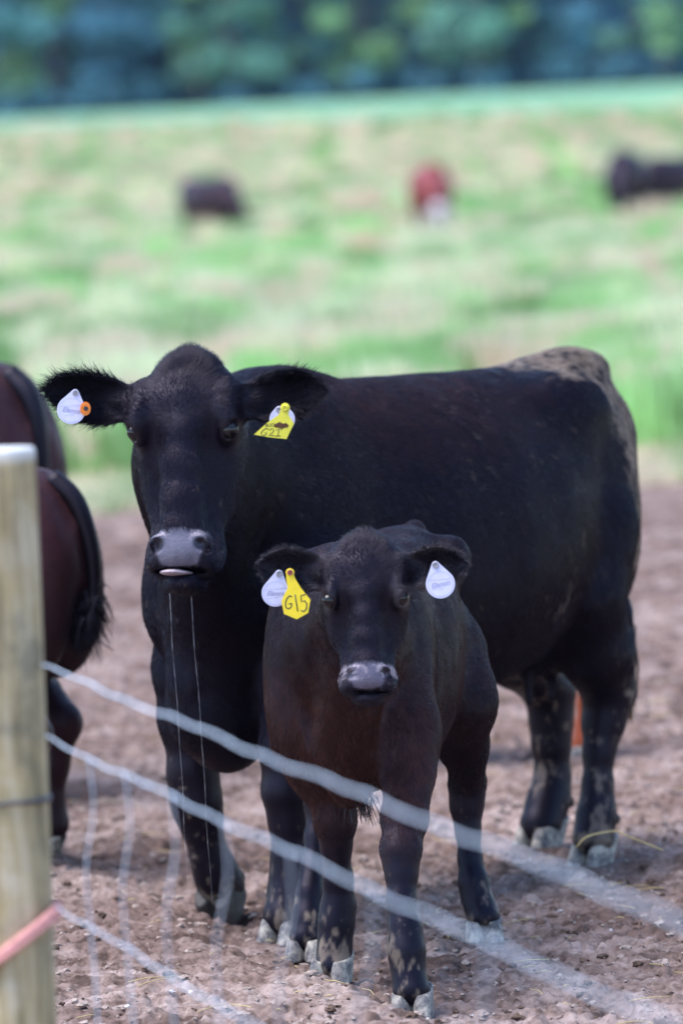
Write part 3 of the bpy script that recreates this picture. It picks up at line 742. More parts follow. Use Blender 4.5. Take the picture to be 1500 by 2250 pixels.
# ---- the calf in front
calf_o, calf_h = (0.04, 12.77), unit((-.15, -.69))
def build_calf():
    F = Field()
    F.loft([-.66, -.64, -.58, -.50, -.38, -.22, -.05, .10, .22, .32, .40, .46],
           [.03, .055, .085, .115, .145, .180, .195, .185, .16, .14, .115, .05],
           [.88, .92, .955, .975, .978, .965, .96, .965, .98, .975, .92, .82],
           [.74, .68, .62, .56, .50, .46, .44, .43, .43, .45, .48, .55], axes=[[1, 0, 0], [0, 0, 1], [0, 1, 0]], ex=2.4, k=.035)
    for s in (-1, 1):
        F.ell((-.42, s * .125, .90), (.07, .04, .05), .06)
        F.ell((-.48, s * .090, .62), (.12, .06, .17), .04)
        F.ell((.26, s * .108 + .016, .72), (.12, .06, .24), .08)
        F.ell((.36, s * .095 + .030, .62), (.07, .062, .12), .07)
        F.disp((.44, .035 + s * .058, .60), (.06, .014, .15), .014)
        F.disp((.13, s * .17, .66), (.022, .06, .16), .012)
        F.disp((.36, s * .095 + .035, .50), (.04, .035, .03), .012)
    F.ell((-.60, 0, .945), (.06, .025, .035), .04)
    F.ell((.40, .035, .53), (.08, .060, .09), .05)                           # brisket
    F.cone((.44, .035, .64), (.40, .035, .46), .045, .026, .04)
    F.ell((-.15, .02, .425), (.04, .022, .03), .04)                          # navel
    F.cone((.20, .01, .80), (.44, .05, .80), .17, .135, .07, flat=(0, 1, 0), ff=.85)
    F.cone((.44, .05, .80), (.66, .12, .88), .135, .088, .05, flat=(-.2, 1, 0), ff=.9)
    F.cone((.64, .12, .80), (.46, .04, .58), .055, .060, .05)
    # legs
    F.chain([(.28, -.060, .68, .070), (.285, -.055, .56, .068), (.275, -.045, .48, .055)], .07)
    F.chain([(.275, -.045, .48, .055), (.285, -.030, .405, .043), (.28, -.030, .375, .043), (.27, -.034, .32, .032), (.258, -.036, .25, .029), (.250, -.040, .19, .034), (.256, -.045, .15, .036), (.262, -.050, .10, .034), (.275, -.055, .06, .041)], .022)
    F.chain([(.30, .120, .70, .065), (.37, .150, .58, .062), (.42, .170, .50, .052)], .07)
    F.chain([(.42, .170, .50, .052), (.50, .172, .41, .044), (.535, .168, .345, .042), (.55, .168, .30, .032), (.572, .171, .24, .027), (.588, .178, .18, .032), (.60, .182, .135, .036), (.608, .186, .09, .033), (.620, .192, .055, .042)], .022)
    F.chain([(-.45, .090, .68, .09), (-.38, .128, .57, .076), (-.45, .125, .46, .052)], .07)
    F.chain([ (-.45, .125, .46, .052), (-.525, .112, .36, .038), (-.525, .108, .31, .034), (-.515, .110, .25, .025), (-.500, .114, .19, .025), (-.485, .122, .135, .033), (-.475, .132, .09, .033), (-.46, .145, .055, .040)], .025)
    F.ell((-.55, .11, .365), (.022, .018, .03), .02)
    F.chain([(-.42, -.090, .68, .09), (-.32, -.140, .57, .076), (-.33, -.19, .44, .050)], .07)
    F.chain([ (-.33, -.19, .44, .050), (-.36, -.205, .34, .036), (-.33, -.212, .27, .027), (-.29, -.218, .20, .024), (-.255, -.220, .15, .030), (-.235, -.222, .10, .032), (-.215, -.224, .055, .038)], .025)
    O = w2l(calf_o, calf_h, at(799, 1178, 12.02))
    H = Head(O, 11.5, 12, 1.2, CALF_T)
    add_head(F, H, True, 0)
    F.ell(H.p(.05, -.045, 0), (.055, .055, .070), .03, H.A)
    def und(P): return (fbm(P, 7, 3, 140) - .5) * .010 + (vnoise(P, 30, 144) - .5) * .0025
    F.func(und, (0, 0, .6), (1.2, .6, .8))
    ears = []
    for sg, tip in ((-1, (566, 1243, 12.0)), (1, (1026, 1240, 11.95))):
        rt = H.p(.075, -.030, .078 * sg); tp = w2l(calf_o, calf_h, at(*tip))
        E = Ear(rt, tp - rt, H.n * 1.0 + H.a * .10, np.linalg.norm(tp - rt), .048, .015, .0)
        F.cone(H.p(.07, -.03, .06 * sg), rt + E.e * .02, .032, .020, .02)
        E.add(F, .02, .005); ears.append(E)
    def mud(V, N):
        z = V[:, 2]; return np.maximum(.43 * sstep(.30, .08, z), .36 * sstep(.62, .5, z) * sstep(.0, -.2, V[:, 0]) * .0)
    def brown(V, N):
        x, y, z = V.T
        b = .55 * sstep(.86, .62, z) * sstep(-.1, .25, x) * sstep(.30, .45, z) * (N[:, 0] > -.5)
        b = np.maximum(b, .16 * sstep(.25, .5, z)); b = np.maximum(b, .10)
        b = b * sstep(.20, .36, z); q = H.uvw(V); hm = (q[:, 1] > -.10) & (q[:, 0] > -.04)
        return np.where(hm, .04, b)
    spec = dict(flecks=.35, h=1.0, mud=mud, brown=brown, nose=(.10, .085, .115), hs=.85, ear_hair=.40, ear_edge=(.09, .075, .085), nose_shine_spots=.9, hr=.00046,
                base=(.0028, .0021, .0064), brown_col=(.070, .023, .012))
    grid = [[(-.72, .008), (.50, .004), (.98, None)], [(-.30, .006), (-.10, .004), (.44, None)], [(.015, .006), (.64, .004), (1.12, None)]]
    feet = [(.278, -.057, .022, -.1, .90, 0), (.622, .194, -.002, .06, .90, 0), (-.455, .148, 0, .2, .86, 0), (-.21, -.225, 0, 0, .86, 0)]
    root, dat = build_animal('calf', calf_o, calf_h, F, grid, spec, 'black calf with brown chest standing in front of the big black cow', 'calf',
                             H=H, ears=ears, feet=feet, coat=520000, hoof_step=.0032)
    # loose hair under the brisket
    g = np.random.default_rng(9); lines = []
    for i in range(90):
        a = np.array([.36 + g.normal(0, .03), .045 + g.normal(0, .016), .445 + g.normal(0, .006)])
        e = a + np.array([g.normal(0, .012), g.normal(.006, .012), -.02 - .045 * g.random()]); lines.append(spline([a, (a + e) / 2 + g.normal(0, .003, 3), e], 6))
    V, Fq = strand_mesh(lines, [.0009, .001, .001, .0009, .0008, .0006, .0004], 4)
    t = tag(mesh_obj('brisket_hair', V, Fq, M_HAIR, root), kind='stuff'); color_attr(t, np.repeat(np.array([[.03, .022, .022]]), len(V), 0))
    return root, H, ears
calf, calf_H, calf_ears = build_calf()

# ------------------------------------------------------------------ terrain
def ridge(X, Y):
    """bank on the near left side of the yard, in front of the hooves"""
    xl = -.64 + (14.36 - Y) * .2985
    wob = .05 * np.sin(Y * 2.3) + .03 * np.sin(Y * 5.1 + 1)
    return sstep(.10, -.10, X - xl - wob) * sstep(19, 15, Y)
def terrain(X, Y, micro=True):
    P = np.stack([X, Y, np.zeros_like(X)], -1)
    z = (3.45 + 0 * X) * sstep(115, 292, Y) + .10 * (fbm(P, .05, 2, 90) - .5) * sstep(24, 60, Y)
    z = z + .045 * ridge(X, Y)
    z = z + .03 * (fbm(P, .5, 2, 91) - .5) * sstep(34, 28, Y)
    if micro:
        m = sstep(33, 28, Y); rd = ridge(X, Y)
        a = np.abs(fbm(P, 5.0, 3, 92) - .5) * 2; b = fbm(P, 16, 3, 93); c = np.abs(fbm(P, 30, 3, 95) - .5) * 2; e = fbm(P, 95, 2, 97)
        prints = fbm(P, 6.5, 2, 99)
        z = z + m * ((a * .030 - .008) * (1 - .6 * rd) + (b - .5) * .034 * (1 - .5 * rd) + .010 * sstep(.54, .60, fbm(P, 26, 3, 94)) + (c - .2) * .018 + (e - .5) * .010 - .020 * sstep(.60, .68, prints) * (1 - .5 * rd))
        # settle where the hooves stand
        for fx, fy in HOOF_SPOTS:
            d2 = (X - fx) ** 2 + (Y - fy) ** 2; k = np.exp(-d2 / .012); z = z * (1 - k) + (.045 * ridge(X, Y) - .004) * k
    return z
def l2w(o, h, x, y): return (o[0] + h[0] * x - h[1] * y, o[1] + h[1] * x + h[0] * y)
HOOF_SPOTS = [l2w(cow_o, cow_h, *p) for p in ((.785, .19), (-.565, .16), (-.825, -.16))] + [l2w(calf_o, calf_h, *p) for p in ((.622, .194), (-.455, .148), (-.21, -.225))]

def geo(a, b, st, ratio):
    out = [a]
    while out[-1] < b: out.append(out[-1] + st); st *= ratio
    return out
gx = geo(1.2, 1500, .012, 1.13); gx = np.array([-v for v in gx[::-1]] + list(np.arange(-1.194, 1.195, .0065)) + gx)
gy = np.concatenate([-np.array(geo(0, 60, .6, 1.3))[::-1][:-1], np.arange(0, 10.6, .10), np.arange(10.6, 16.6, .0125), np.arange(16.6, 31, .03), np.array(geo(31, 3000, .15, 1.035))])
GX, GY = np.meshgrid(gx, gy, indexing='ij'); X, Y = GX.ravel(), GY.ravel()
GZ = terrain(X, Y)
nx, ny = GX.shape
idx = np.arange(nx * ny).reshape(nx, ny)
Qg = np.stack([idx[:-1, :-1], idx[1:, :-1], idx[1:, 1:], idx[:-1, 1:]], -1).reshape(-1, 4)

def mat_ground():
    m = NT('ground'); g = m.add('ShaderNodeNewGeometry'); sp = m.add('ShaderNodeSeparateXYZ'); m.ln(g.outputs['Position'], sp.inputs[0])
    def nz(scale, det, ro, sc=(1, 1, 1)):
        mp = m.add('ShaderNodeMapping'); mp.inputs['Scale'].default_value = sc; m.ln(g.outputs['Position'], mp.inputs[0])
        n = m.add('ShaderNodeTexNoise'); m.ln(mp.outputs[0], n.inputs['Vector']); n.inputs['Scale'].default_value = scale; n.inputs['Detail'].default_value = det; n.inputs['Roughness'].default_value = ro; return n
    def mix(fac, a, b, typ='MIX'):
        x = m.add('ShaderNodeMix'); x.data_type = 'RGBA'; x.blend_type = typ
        for s_, v in ((x.inputs[0], fac), (x.inputs[6], a), (x.inputs[7], b)):
            if hasattr(v, 'links') or hasattr(v, 'is_linked'): m.ln(v, s_)
            else: s_.default_value = v if not isinstance(v, tuple) else (*v, 1)
        return x.outputs[2]
    n1 = nz(9, 6, .65); n2 = nz(55, 4, .6); n3 = nz(1.3, 4, .6)
    dirt = m.ramp(n1.outputs[0], [(.36, (.095, .062, .052)), (.48, (.220, .158, .140)), (.66, (.36, .285, .268))]).outputs[0]
    fine = m.ramp(n2.outputs[0], [(.34, (.45, .42, .40)), (.5, (.95, .95, .95)), (.66, (1.15, 1.12, 1.10))]).outputs[0]
    dirt = mix(.85, dirt, fine, 'MULTIPLY')
    damp = m.ramp(n3.outputs[0], [(.40, (.62, .56, .54)), (.6, (1.0, 1.0, 1.0))]).outputs[0]
    dirt = mix(1.0, dirt, damp, 'MULTIPLY')
    g1 = nz(.30, 5, .62, (1, .45, 1)); g2 = nz(.11, 3, .55, (1, .40, 1))
    grass = m.ramp(g1.outputs[0], [(.34, (.32, .40, .18)), (.46, (.38, .43, .22)), (.56, (.44, .46, .28)), (.68, (.50, .46, .34))]).outputs[0]
    tan = mix(m.ramp(g2.outputs[0], [(.38, (0, 0, 0)), (.62, (1, 1, 1))]).outputs[0], grass, (.48, .46, .34))
    # the far strip by the wood is lush green, the band before it dry
    def mr(src, a, b):
        r = m.add('ShaderNodeMapRange'); r.interpolation_type = 'SMOOTHSTEP'; m.ln(src, r.inputs[0]); r.inputs[1].default_value = a; r.inputs[2].default_value = b; return r.outputs[0]
    yy = m.add('ShaderNodeMath'); yy.operation = 'MULTIPLY_ADD'; m.ln(sp.outputs[0], yy.inputs[0]); yy.inputs[1].default_value = .8; m.ln(sp.outputs[1], yy.inputs[2])
    dry = mix(mr(sp.outputs[1], 70, 150), tan, (.54, .44, .36))
    dry = mix(.45, dry, grass)
    far = mix(mr(yy.outputs[0], 214, 228), dry, (.16, .32, .19))
    edge = m.add('ShaderNodeMath'); edge.operation = 'MULTIPLY_ADD'; m.ln(n3.outputs[0], edge.inputs[0]); edge.inputs[1].default_value = -3.0; m.ln(sp.outputs[1], edge.inputs[2])
    col = mix(mr(edge.outputs[0], 27.6, 30.2), dirt, far)
    m.ln(col, m.b.inputs['Base Color']); m.set(Roughness=.9, Specular_IOR_Level=.2)
    m.bump(n2.outputs[0], .5, .006)
    return m.m
ground = mesh_obj('ground', np.stack([X, Y, GZ], -1), Qg, mat_ground()); tag(ground, kind='structure')
print('ground', len(X), round(time.time() - T0, 1))

# ---- clods, stones and straw lying on the yard
def scatter_stones(name, n, smin, smax, seed, mat, flat=.6, area=None):
    g = np.random.default_rng(seed); bm = bmesh.new(); bmesh.ops.create_icosphere(bm, subdivisions=2, radius=1.0)
    bv = np.array([v.co[:] for v in bm.verts]); bf = np.array([[v.index for v in f.verts] for f in bm.faces]); bm.free()
    V, Fq = [], []
    for i in range(n):
        Yp = 11.2 + 8.5 * g.random() ** 1.3; Xp = (g.random() * 2 - 1) * .085 * Yp
        s = smin * (smax / smin) ** (g.random() ** 2.2)
        d = bv * (1 + 1.1 * (vnoise(bv * 1.0 + i * 7.1, 1.7, 3)[:, None] - .5) + 1.0 * (vnoise(bv + i * 3.3, 3.7, 4)[:, None] - .5))
        d = d * [s * (.7 + .6 * g.random()), s * (.7 + .6 * g.random()), s * flat]
        a = g.random() * 6.28; d = d @ np.array([[math.cos(a), math.sin(a), 0], [-math.sin(a), math.cos(a), 0], [0, 0, 1]])
        z = float(terrain(np.array([Xp]), np.array([Yp]))[0])
        V.append(d + [Xp, Yp, z + s * flat * .25]); Fq.append(bf + i * len(bv))
    o = mesh_obj(name, np.concatenate(V), np.concatenate(Fq), mat, smooth=False); tag(o, kind='stuff'); return o
M_CLOD = simple('clod_dark', (.105, .068, .052), .9, .45, 60, .2, bump=.5, bd=.004)
M_CLOD2 = simple('clod_pale', (.33, .26, .23), .9, .3, 60, .2, bump=.5, bd=.004)
M_STONE = simple('stone_pale', (.55, .52, .52), .8, .2, 50, .3)
tag(scatter_stones('dark_clods', 1900, .003, .016, 1, M_CLOD), 'small dark clods of soil lying on the dirt yard', 'clods')
tag(scatter_stones('pale_clods', 3600, .003, .014, 2, M_CLOD2), 'small pale crumbs of dry soil lying on the dirt yard', 'clods')
tag(scatter_stones('pebbles', 260, .002, .007, 4, M_STONE), 'small pale pebbles lying on the dirt yard', 'pebbles')
M_STRAW = simple('straw', (.48, .38, .17), .6, .25, 80)
g = np.random.default_rng(12); lines = []
for i in range(260):
    Yp = 11.6 + 8 * g.random(); Xp = (g.random() * 2 - 1) * .08 * Yp; a = g.random() * 6.28; L = .02 + .09 * g.random() ** 2
    z = float(terrain(np.array([Xp]), np.array([Yp]))[0]) + .008
    dx, dy = math.cos(a) * L / 2, math.sin(a) * L / 2; lines.append([(Xp - dx, Yp - dy, z), (Xp + g.normal(0, .1) * L, Yp, z + .004), (Xp + dx, Yp + dy, z + .003)])
V, Fq = strand_mesh(lines, .0011, 4); tag(mesh_obj('loose_straw', V, Fq, M_STRAW), 'short bits of dry straw strewn over the dirt yard', 'straw', kind='stuff')
P = [np.array(w) for w in (at(1265, 1862, 14.05), at(1290, 1838, 14.05), at(1350, 1826, 14.1), at(1375, 1836, 14.1), at(1455, 1868, 14.15))]
V, Fq = strand_mesh([spline(P, 16)], .0022, 6); tag(mesh_obj('straw_stalk', V, Fq, M_STRAW), 'long bent straw stalk lying across the hind hoof of the big black cow', 'straw stalk')

# ---- tall grass of the field
def build_grass():
    g = np.random.default_rng(21); n = 150000
    Yp = 28.5 * (255 / 28.5) ** (g.random(n) ** .95); Xp = (g.random(n) * 2 - 1) * (np.where(np.arange(n) < 90000, .068, .34) * Yp + .6)
    P0 = np.stack([Xp, Yp * .3, Xp * 0], -1)
    edge = 26.9 + 3.2 * fbm(P0, .8, 3, 7) + 1.5 * fbm(P0, 4, 2, 6)
    k = (Yp > edge) & (Yp + .8 * np.clip(Xp, -20, 20) < 224); Xp, Yp = Xp[k], Yp[k]; n = len(Xp)
    P = np.stack([Xp * 2.6, Yp * .11, Xp * 0], -1)
    Z = terrain(Xp, Yp, False); tall = sstep(29, 40, Yp)
    pat = fbm(P, .55, 4, 8); pat2 = fbm(P * [1, .6, 1], .8, 4, 9); wd_ = .8 * sstep(.52, .68, fbm(P, .9, 3, 10))
    nb = 6
    green = np.array([.54, .62, .29]); pale = np.array([.78, .79, .52]); straw = np.array([.82, .66, .48]); weed = np.array([.32, .50, .20])
    nc = 1500; cyc = 32 * (215 / 32) ** g.random(nc); cxc = (g.random(nc) * 2 - 1) * (.066 * cyc + .3); crad = g.uniform(.10, .38, nc); cper = 34
    ccol = np.where(g.random((nc, 1)) < .45, weed[None] * g.uniform(.8, 1.6, (nc, 1)), np.where(g.random((nc, 1)) < .5, pale[None] * 1.05, straw[None]))
    kc = (np.abs(cxc - 1.53) < 1.0) & (cyc > 75) & (cyc < 97); cyc[kc] = 60; kx = np.repeat(cxc, cper) + g.normal(0, .5, nc * cper) * np.repeat(crad, cper); ky = np.repeat(cyc, cper) + g.normal(0, .5, nc * cper) * np.repeat(crad, cper) * 2
    m0 = len(Xp); Xp = np.concatenate([Xp, kx]); Yp = np.concatenate([Yp, ky]); Z = terrain(Xp, Yp, False); n = len(Xp)
    ext = np.zeros(n); ext[m0:] = np.repeat(g.uniform(.12, .42, nc), cper); cxt = np.zeros((n, 3)); cxt[m0:] = np.repeat(ccol, cper, 0)
    zz = np.zeros(n - m0); tall = np.concatenate([tall, zz]); pat = np.concatenate([pat, zz + .5]); pat2 = np.concatenate([pat2, zz]); wd_ = np.concatenate([wd_, zz])
    a = g.random((n, nb)) * 6.28; h = ext[:, None] * (.6 + .7 * g.random((n, nb))) + (.06 + tall * (.08 + .22 * np.clip(pat - .3, 0, 1) + .20 * wd_))[:, None] * (.6 + .7 * g.random((n, nb))); lean = .10 + .25 * g.random((n, nb))
    wd = (.006 + .00016 * Yp)[:, None] * (1 + g.random((n, nb)) * .8) * (1 + wd_[:, None])
    ox = Xp[:, None] + g.normal(0, .06, (n, nb)); oy = Yp[:, None] + g.normal(0, .06, (n, nb)); dx = np.cos(a); dy = np.sin(a)
    z0 = np.repeat(Z[:, None], nb, 1)
    b1 = np.stack([ox - wd, oy, z0 - .02], -1); b2 = np.stack([ox + wd, oy, z0 - .02], -1)
    m1 = np.stack([ox - wd * .8 + dx * lean * h * .4, oy + dy * lean * h * .4, z0 + h * .6], -1); m2 = m1 + np.stack([wd * 1.6, 0 * wd, 0 * wd], -1)
    tp = np.stack([ox + dx * lean * h, oy + dy * lean * h, z0 + h], -1)
    V = np.stack([b1, b2, m2, m1, tp], 2).reshape(-1, 3); N_ = n * nb
    bs = np.arange(N_)[:, None] * 5
    q = np.concatenate([np.concatenate([bs, bs + 1, bs + 2, bs + 3], 1), np.concatenate([bs + 3, bs + 2, bs + 4, bs + 4], 1)])
    t1 = sstep(.32, .54, pat)[:, None]; t2 = .80 * sstep(.42, .62, pat2 + .30 * sstep(85, 150, Yp) + .01)[:, None]
    c = green * (1 - t1) + pale * t1; c = c * (1 - t2) + straw * t2; c = c * (1 - .8 * wd_[:, None]) + weed * .8 * wd_[:, None]
    c = np.where(ext[:, None] > 0, cxt, c); c = c[:, None, :] * (.8 + .4 * g.random((n, nb, 1))); c = np.repeat(c.reshape(-1, 1, 3), 5, 1).reshape(-1, 3)
    me = bpy.data.meshes.new('tall_grass'); me.vertices.add(len(V)); me.vertices.foreach_set('co', V.astype(np.float32).ravel())
    quads = q[:N_]; tris = q[N_:, :3]
    li = np.concatenate([quads.ravel(), tris.ravel()]).astype(np.int32); me.loops.add(len(li)); me.loops.foreach_set('vertex_index', li)
    me.polygons.add(2 * N_); me.polygons.foreach_set('loop_start', np.concatenate([np.arange(N_) * 4, N_ * 4 + np.arange(N_) * 3]).astype(np.int32))
    me.update(calc_edges=True)
    m = NT('grass_blade'); at_ = m.attr('tint'); m.ln(at_.outputs['Color'], m.b.inputs['Base Color']); m.set(Roughness=.6, Specular_IOR_Level=.25)
    tr = m.add('ShaderNodeBsdfTranslucent'); m.ln(at_.outputs['Color'], tr.inputs[0]); mx = m.add('ShaderNodeMixShader'); mx.inputs[0].default_value = .6
    out = m.n['Material Output']; m.ln(m.b.outputs[0], mx.inputs[1]); m.ln(tr.outputs[0], mx.inputs[2]); m.ln(mx.outputs[0], out.inputs[0])
    o = link('tall_grass', me, None, m.m); color_attr(o, c); tag(o, 'tall pale green and straw coloured grass covering the field', 'grass', kind='stuff')
build_grass()
print('grass', round(time.time() - T0, 1))

# ---- the wood at the far end
def leaf_mat(name):
    m = NT(name); at_ = m.attr('tint'); m.ln(at_.outputs['Color'], m.b.inputs['Base Color']); m.set(Roughness=.55, Specular_IOR_Level=.3)
    tr = m.add('ShaderNodeBsdfTranslucent'); m.ln(at_.outputs['Color'], tr.inputs[0]); mx = m.add('ShaderNodeMixShader'); mx.inputs[0].default_value = .3
    out = m.n['Material Output']; m.ln(m.b.outputs[0], mx.inputs[1]); m.ln(tr.outputs[0], mx.inputs[2]); m.ln(mx.outputs[0], out.inputs[0]); return m.m
M_LEAF = leaf_mat('leaves'); M_BARK = simple('bark', (.16, .13, .12), .9, .3, 3)
def leaf_cloud(centres, radii, per, size, cols, seed):
    g = np.random.default_rng(seed); V = []; C = []
    for c, r, n, col in zip(centres, radii, per, cols):
        d = g.normal(0, 1, (n, 3)); d /= np.linalg.norm(d, axis=1)[:, None]; p = np.array(c) + d * np.array(r) * (g.random((n, 1)) ** .45)
        x = g.normal(0, 1, (n, 3)); x /= np.linalg.norm(x, axis=1)[:, None]; y = np.cross(x, g.normal(0, 1, (n, 3))); y /= np.linalg.norm(y, axis=1)[:, None]
        s = size * (.6 + .8 * g.random((n, 1))); V.append(np.stack([p - x * s, p - y * s * .6, p + x * s, p + y * s * .6], 1).reshape(-1, 3))
        C.append(np.repeat(np.array(col) * (.7 + .6 * g.random((n, 1))), 4, 0))
    V = np.concatenate(V); Q = np.arange(len(V)).reshape(-1, 4); return V, Q, np.concatenate(C)
def build_tree(x, y, h, w, seed, col, label, low=.12):
    g = np.random.default_rng(seed); z = float(terrain(np.array([x]), np.array([y]), False)[0])
    r = empty('tree', (x, y, z)); tag(r, label, 'tree', 'trees along the edge of the wood')
    L = []; tr = spline([(0, 0, -.3), (g.normal(0, .15), 0, h * .3), (g.normal(0, .3), 0, h * .65), (g.normal(0, .4), 0, h * .95)], 12)
    V, Fq = strand_mesh([tr], list(np.linspace(.30, .06, len(tr))), 9); mesh_obj('trunk', V, Fq, M_BARK, r)
    for i in range(5):
        a = g.random() * 6.28; b = tr[3 + i]; e = b + np.array([math.cos(a) * w * .7, math.sin(a) * w * .7, h * .12]); p = spline([b, (b + e) / 2 + [0, 0, .3], e], 8)
        V, Fq = strand_mesh([p], list(np.linspace(.11, .03, len(p))), 6); mesh_obj('limb', V, Fq, M_BARK, r)
    cs, rs, ps, cl = [], [], [], []
    for i in range(46):
        t = g.random() ** 1.3; zz = h * (low + (1 - low) * t); ww = w * math.sin(math.pi * min(1, .25 + .72 * t)) ** .7; a = g.random() * 6.28; q = ww * g.random() ** .5
        cs.append((math.cos(a) * q, math.sin(a) * q, zz)); s = w * (.22 + .2 * g.random()); rs.append((s, s, s * .6)); ps.append(95)
        br = .6 + .8 * g.random(); tint = np.array(col) * br
        if g.random() < .22: tint = np.array([.30, .48, .24]) * (.8 + .5 * g.random())
        cl.append(tint)
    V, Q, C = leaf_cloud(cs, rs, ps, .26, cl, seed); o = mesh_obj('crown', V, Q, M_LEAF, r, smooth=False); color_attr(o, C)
kinds = [((.12, .29, .40), 'dark green'), ((.17, .37, .38), 'mid green'), ((.23, .45, .35), 'yellow green')]  # leaf colours pushed blue and bright: distance haze painted into them
tx = [(-16.8, 292, 1), (-13.6, 296, 2), (-10.6, 293, 0), (-7.2, 297, 1), (-4.3, 292, 2), (-1.2, 296, 0), (2.2, 294, 1), (5.4, 298, 0), (8.0, 292, 2), (11.2, 296, 1), (14.4, 293, 0), (17.6, 290, 2)]
ordn = ['first', 'second', 'third', 'fourth', 'fifth', 'sixth', 'sixth', 'fifth', 'fourth', 'third', 'second', 'first']
for i, (x, y, k) in enumerate(tx):
    build_tree(x, y, 13 + 2 * (i % 3), 3.1 + .4 * (i % 2), 300 + i, kinds[k][0], '%s leafy tree with haze blue painted in, at the edge of the far wood, %s from the %s' % (kinds[k][1], ordn[i], 'left' if i < 6 else 'right'))
g = np.random.default_rng(77); cs, rs, ps, cl = [], [], [], []
for i in range(3300):
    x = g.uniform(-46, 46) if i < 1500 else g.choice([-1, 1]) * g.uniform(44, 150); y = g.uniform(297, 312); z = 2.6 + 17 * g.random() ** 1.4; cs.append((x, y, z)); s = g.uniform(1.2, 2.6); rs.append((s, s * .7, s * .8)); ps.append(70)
    cl.append(np.array([.075, .20, .34]) * g.uniform(1.3, 2.6))  # bluer and brighter than foliage, painted in place of thicker haze
V, Q, C = leaf_cloud(cs, rs, ps, .50, cl, 78); o = mesh_obj('woodland', V, Q, M_LEAF, smooth=False); color_attr(o, C); tag(o, 'dense dark green woodland with haze blue in its leaf colour, filling the background behind the front trees', 'woodland', kind='stuff')
g = np.random.default_rng(79); cs, rs, ps, cl = [], [], [], []
for i in range(150):
    x = g.uniform(-34, 34); y = g.uniform(288, 296); z = float(terrain(np.array([x]), np.array([y]), False)[0]) + g.uniform(.2, 1.2); cs.append((x, y, z)); s = g.uniform(.7, 1.4); rs.append((s, s, s * .7)); ps.append(45)
    cl.append(np.array([.07, .18, .24]) * g.uniform(.8, 1.5))  # same painted haze blue in the undergrowth leaves
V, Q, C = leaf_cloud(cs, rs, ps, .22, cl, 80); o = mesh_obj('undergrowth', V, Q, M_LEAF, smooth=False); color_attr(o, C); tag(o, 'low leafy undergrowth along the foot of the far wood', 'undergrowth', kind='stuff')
print('trees', round(time.time() - T0, 1))

# ------------------------------------------------------------------ fence
def build_post(x0, y0, x1, y1, top, label, wraps=False):
    r = empty('fence_post', (x0, y0, 0)); tag(r, label, 'fence post', 'round wooden fence posts')
    n = 40; hs = list(np.linspace(-.4, top - .008, 60)) + [top - .002]; V = []
    for j, h in enumerate(hs):
        rr = .068 * (.93 if j == len(hs) - 1 else 1)
        for k in range(n):
            a = 2 * math.pi * k / n
            q = rr * (1 + .035 * math.sin(3 * a + 1 + .4 * h) + .02 * math.sin(7 * a + 2 * h)); V.append((q * math.cos(a) + (x1 - x0) * h / top, q * math.sin(a) + (y1 - y0) * h / top, h))
    Fq = [(j * n + k, j * n + (k + 1) % n, (j + 1) * n + (k + 1) % n, (j + 1) * n + k) for j in range(len(hs) - 1) for k in range(n)]
    Fq.append(tuple((len(hs) - 1) * n + k for k in range(n))); Fq.append(tuple(range(n))[::-1])
    m = NT('weathered_post'); tc = m.add('ShaderNodeTexCoord'); mp = m.add('ShaderNodeMapping'); mp.inputs['Scale'].default_value = (40, 40, 3.0); m.ln(tc.outputs['Object'], mp.inputs[0])
    nz = m.add('ShaderNodeTexNoise'); nz.inputs['Scale'].default_value = 1.0; nz.inputs['Detail'].default_value = 6; nz.inputs['Roughness'].default_value = .6; m.ln(mp.outputs[0], nz.inputs['Vector'])
    big = m.noise(7, 4, .6)
    c1 = m.ramp(nz.outputs[0], [(.32, (.20, .165, .105)), (.5, (.44, .37, .245)), (.68, (.58, .51, .40))]).outputs[0]
    c2 = m.ramp(big.outputs[0], [(.36, (.50, .50, .46)), (.46, (.92, .86, .74)), (.54, (1.02, .92, .72)), (.64, (1.25, 1.2, 1.18))]).outputs[0]
    x = m.add('ShaderNodeMix'); x.data_type = 'RGBA'; x.blend_type = 'MULTIPLY'; x.inputs[0].default_value = .8; m.ln(c1, x.inputs[6]); m.ln(c2, x.inputs[7])
    sp = m.add('ShaderNodeSeparateXYZ'); m.ln(tc.outputs['Object'], sp.inputs[0]); mr = m.add('ShaderNodeMapRange'); m.ln(sp.outputs[2], mr.inputs[0]); mr.inputs[1].default_value = top - .03; mr.inputs[2].default_value = top - .006
    y = m.add('ShaderNodeMix'); y.data_type = 'RGBA'; m.ln(mr.outputs[0], y.inputs[0]); m.ln(x.outputs[2], y.inputs[6]); y.inputs[7].default_value = (.60, .60, .60, 1)
    m.ln(y.outputs[2], m.b.inputs['Base Color']); m.set(Roughness=.85, Specular_IOR_Level=.2); m.bump(nz.outputs[0], .6, .004)
    mesh_obj('shaft', V, Fq, m.m, r)
    def loop(zc, rise, rad, mat, name, phase=0, turns=1.0):
        L = []
        for k in range(int(48 * turns) + 1):
            a = phase + 2 * math.pi * k / 48; h = zc + rise * math.cos(a - math.pi)
            L.append(((.070 + rad) * math.cos(a) + (x1 - x0) * h / top, (.070 + rad) * math.sin(a) + (y1 - y0) * h / top, h))
        V, Fq = strand_mesh([L], rad, 8); mesh_obj(name, V, Fq, mat, r)
    if wraps:
        loop(.815, .0, .0035, simple('rusty_wire', (.10, .10, .12), .5, .3, 90, metal=.6), 'wire_wrap')
        loop(.815, .004, .0028, simple('rusty_wire_thin', (.12, .12, .14), .5, .3, 90, metal=.6), 'wire_wrap')
    return r
